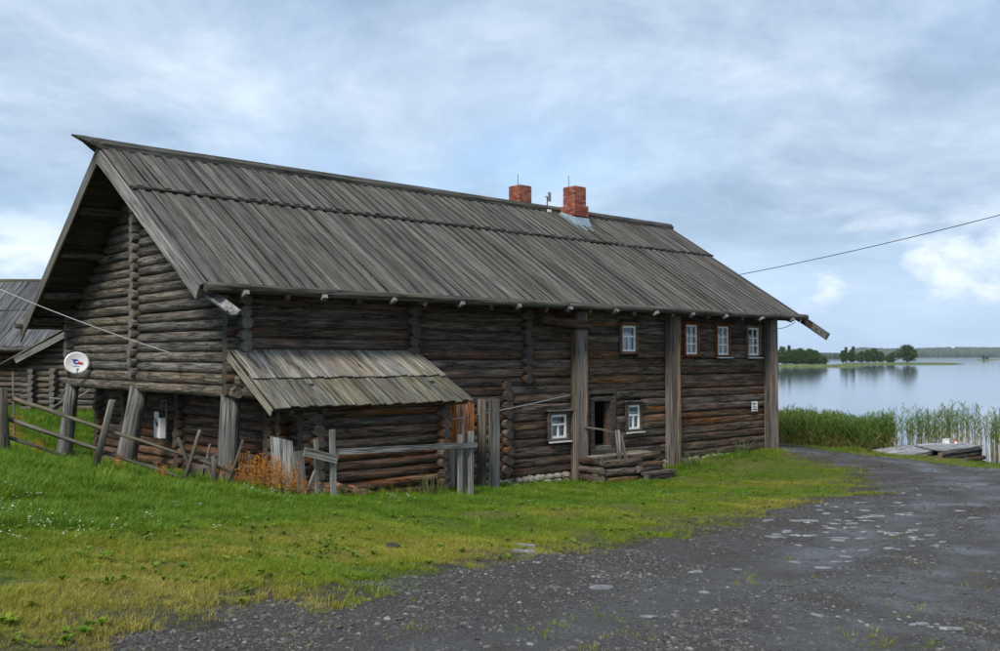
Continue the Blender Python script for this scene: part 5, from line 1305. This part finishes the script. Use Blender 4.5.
# ------------------------------------------------------------------ reddish sorrel by the shed corner, and odd plants
def sorrel(name, p, n, h, seed, label, green=.3, spread=.3):
    g = np.random.default_rng(seed); V_, F_, T_ = [], [], []; k = 0
    for i in range(n):
        a_ = g.random() * 6.283; r_ = spread * g.random() ** .5; b = np.array([r_ * math.cos(a_), r_ * math.sin(a_), -.03]); ln = g.normal(0, .10, 2); hh = h * g.uniform(.65, 1.1)
        tp = b + np.array([ln[0] * hh, ln[1] * hh, hh]); s2 = np.array([math.cos(a_), math.sin(a_), 0]) * .006
        V_ += [b - s2, b + s2, tp + s2 * .4, tp - s2 * .4]; F_.append((k, k + 1, k + 2, k + 3)); T_ += [.5] * 4; k += 4
        m2 = 42
        t = g.uniform(.42, 1.0, m2); c = b + (tp - b) * t[:, None] + g.normal(0, .030, (m2, 3)) * (1.15 - t)[:, None] * 1.6
        d1 = g.normal(size=(m2, 3)) * .012; d2 = g.normal(size=(m2, 3)) * .015
        for j in range(m2):
            V_ += [c[j] - d1[j], c[j] + d2[j], c[j] + d1[j]]; F_.append((k, k + 1, k + 2)); T_ += [float(np.clip(g.normal(.85, .15), 0, 1))] * 3; k += 3
        for j in range(5):
            t0 = g.uniform(.02, .35); c = b + (tp - b) * t0; q = g.random() * 6.283; l_ = g.uniform(.10, .2); e = c + np.array([math.cos(q) * l_, math.sin(q) * l_, l_ * g.uniform(-.1, .6)]); w = np.array([-math.sin(q), math.cos(q), 0]) * .022; mm = (c + e) / 2 + np.array([0, 0, .03])
            V_ += [c, mm - w, e, mm + w]; F_.append((k, k + 1, k + 2, k + 3)); T_ += [float(green * g.random())] * 4; k += 4
    me = bpy.data.meshes.new(name); me.from_pydata([tuple(v) for v in V_], [], F_); me.materials.append(MT['sorrel'])
    at_ = me.attributes.new('tint', 'FLOAT', 'POINT'); at_.data.foreach_set('value', np.array(T_, dtype=np.float32)); me.update()
    o = bpy.data.objects.new(name, me); col.objects.link(o); o.location = p; return tag(o, label, 'plant', 'rusty sorrel plants')
sor = [(232, 495, 20.0, .62, 7, 'short rust-orange sorrel clump at the foot of the corner post'), (247, 495, 19.6, .8, 10, 'rust-orange sorrel clump just right of the corner post'), (260, 497, 19.3, .86, 12, 'tall rust-orange sorrel clump in front of the leaning board'), (274, 498, 19.3, .84, 12, 'tall rust-orange sorrel clump at the right edge of the leaning board'), (288, 498, 19.2, .74, 10, 'rust-orange sorrel clump left of the rail frame'), (298, 499, 19.2, .5, 5, 'lowest rust-orange sorrel clump beside the rail frame stakes'), (13, 452, 21.5, 1.1, 4, 'tall thin rusty sorrel behind the fence post at left'), (32, 462, 21.5, .45, 7, 'low orange sorrel patch behind the lowest fence rail'), (42, 440, 23.5, .6, 4, 'thin sorrel farther behind the fence'), (160, 492, 19.2, .4, 4, 'small yellowish plant under the fence by the middle post'), (118, 482, 19.3, .45, 3, 'small yellowish plant beside the leaning fence stake')]
for i, (px, py, d, h, n, lb_) in enumerate(sor):
    p = at(px, py, d); p.z = hz(p.x, p.y); sorrel('sorrel_plant', p, int(n * 1.6), h, 50 + i, lb_, spread=.26 if n > 4 else .14)
for i, (px, py, d, h) in enumerate(((432, 489, 21.6, .5), (690, 462, 30.8, .55), (742, 455, 33.3, .6))):
    p = at(px, py, d); p.z = hz(p.x, p.y); g_ = tuft(90 + i, 60, h, .28, .010, MT['shrub'] if 'shrub' in MT else MT['shore_grass'], .6)
    g_.name = 'leafy_weed'; col.objects.link(g_); g_.location = p; tag(g_, ('leafy weed clump at the right end of the shed wall', 'leafy weed clump by the second board post', 'leafy weed clump near the far house corner')[i], 'plant', 'weeds along the wall')
st2 = rock('ground_stone', Vector((*ground_px(392, 549), 0)) + Vector((0, 0, hz(*ground_px(392, 549)) + .02)), .11, .09, .06, MT['dark_in'], None); tag(st2, 'small dark stone lying alone on the lawn', 'stone')

# ------------------------------------------------------------------ the air between here and the far shore
hb = boxes('haze', [(-3000, 6500, -150, 4700, -6.5, 52)], [], None); hb.data.materials.clear()
hm = bpy.data.materials.new('haze_air'); hm.use_nodes = True; hm.node_tree.nodes.clear()
ho = hm.node_tree.nodes.new('ShaderNodeOutputMaterial'); hv_ = hm.node_tree.nodes.new('ShaderNodeVolumePrincipled')
hv_.inputs['Color'].default_value = (.80, .88, .97, 1); hv_.inputs['Density'].default_value = .00007; hv_.inputs['Anisotropy'].default_value = 0.0
hm.node_tree.links.new(hv_.outputs[0], ho.inputs['Volume']); hb.data.materials.append(hm); hb['kind'] = 'stuff'; hb['label'] = 'thin pale haze over the lake'
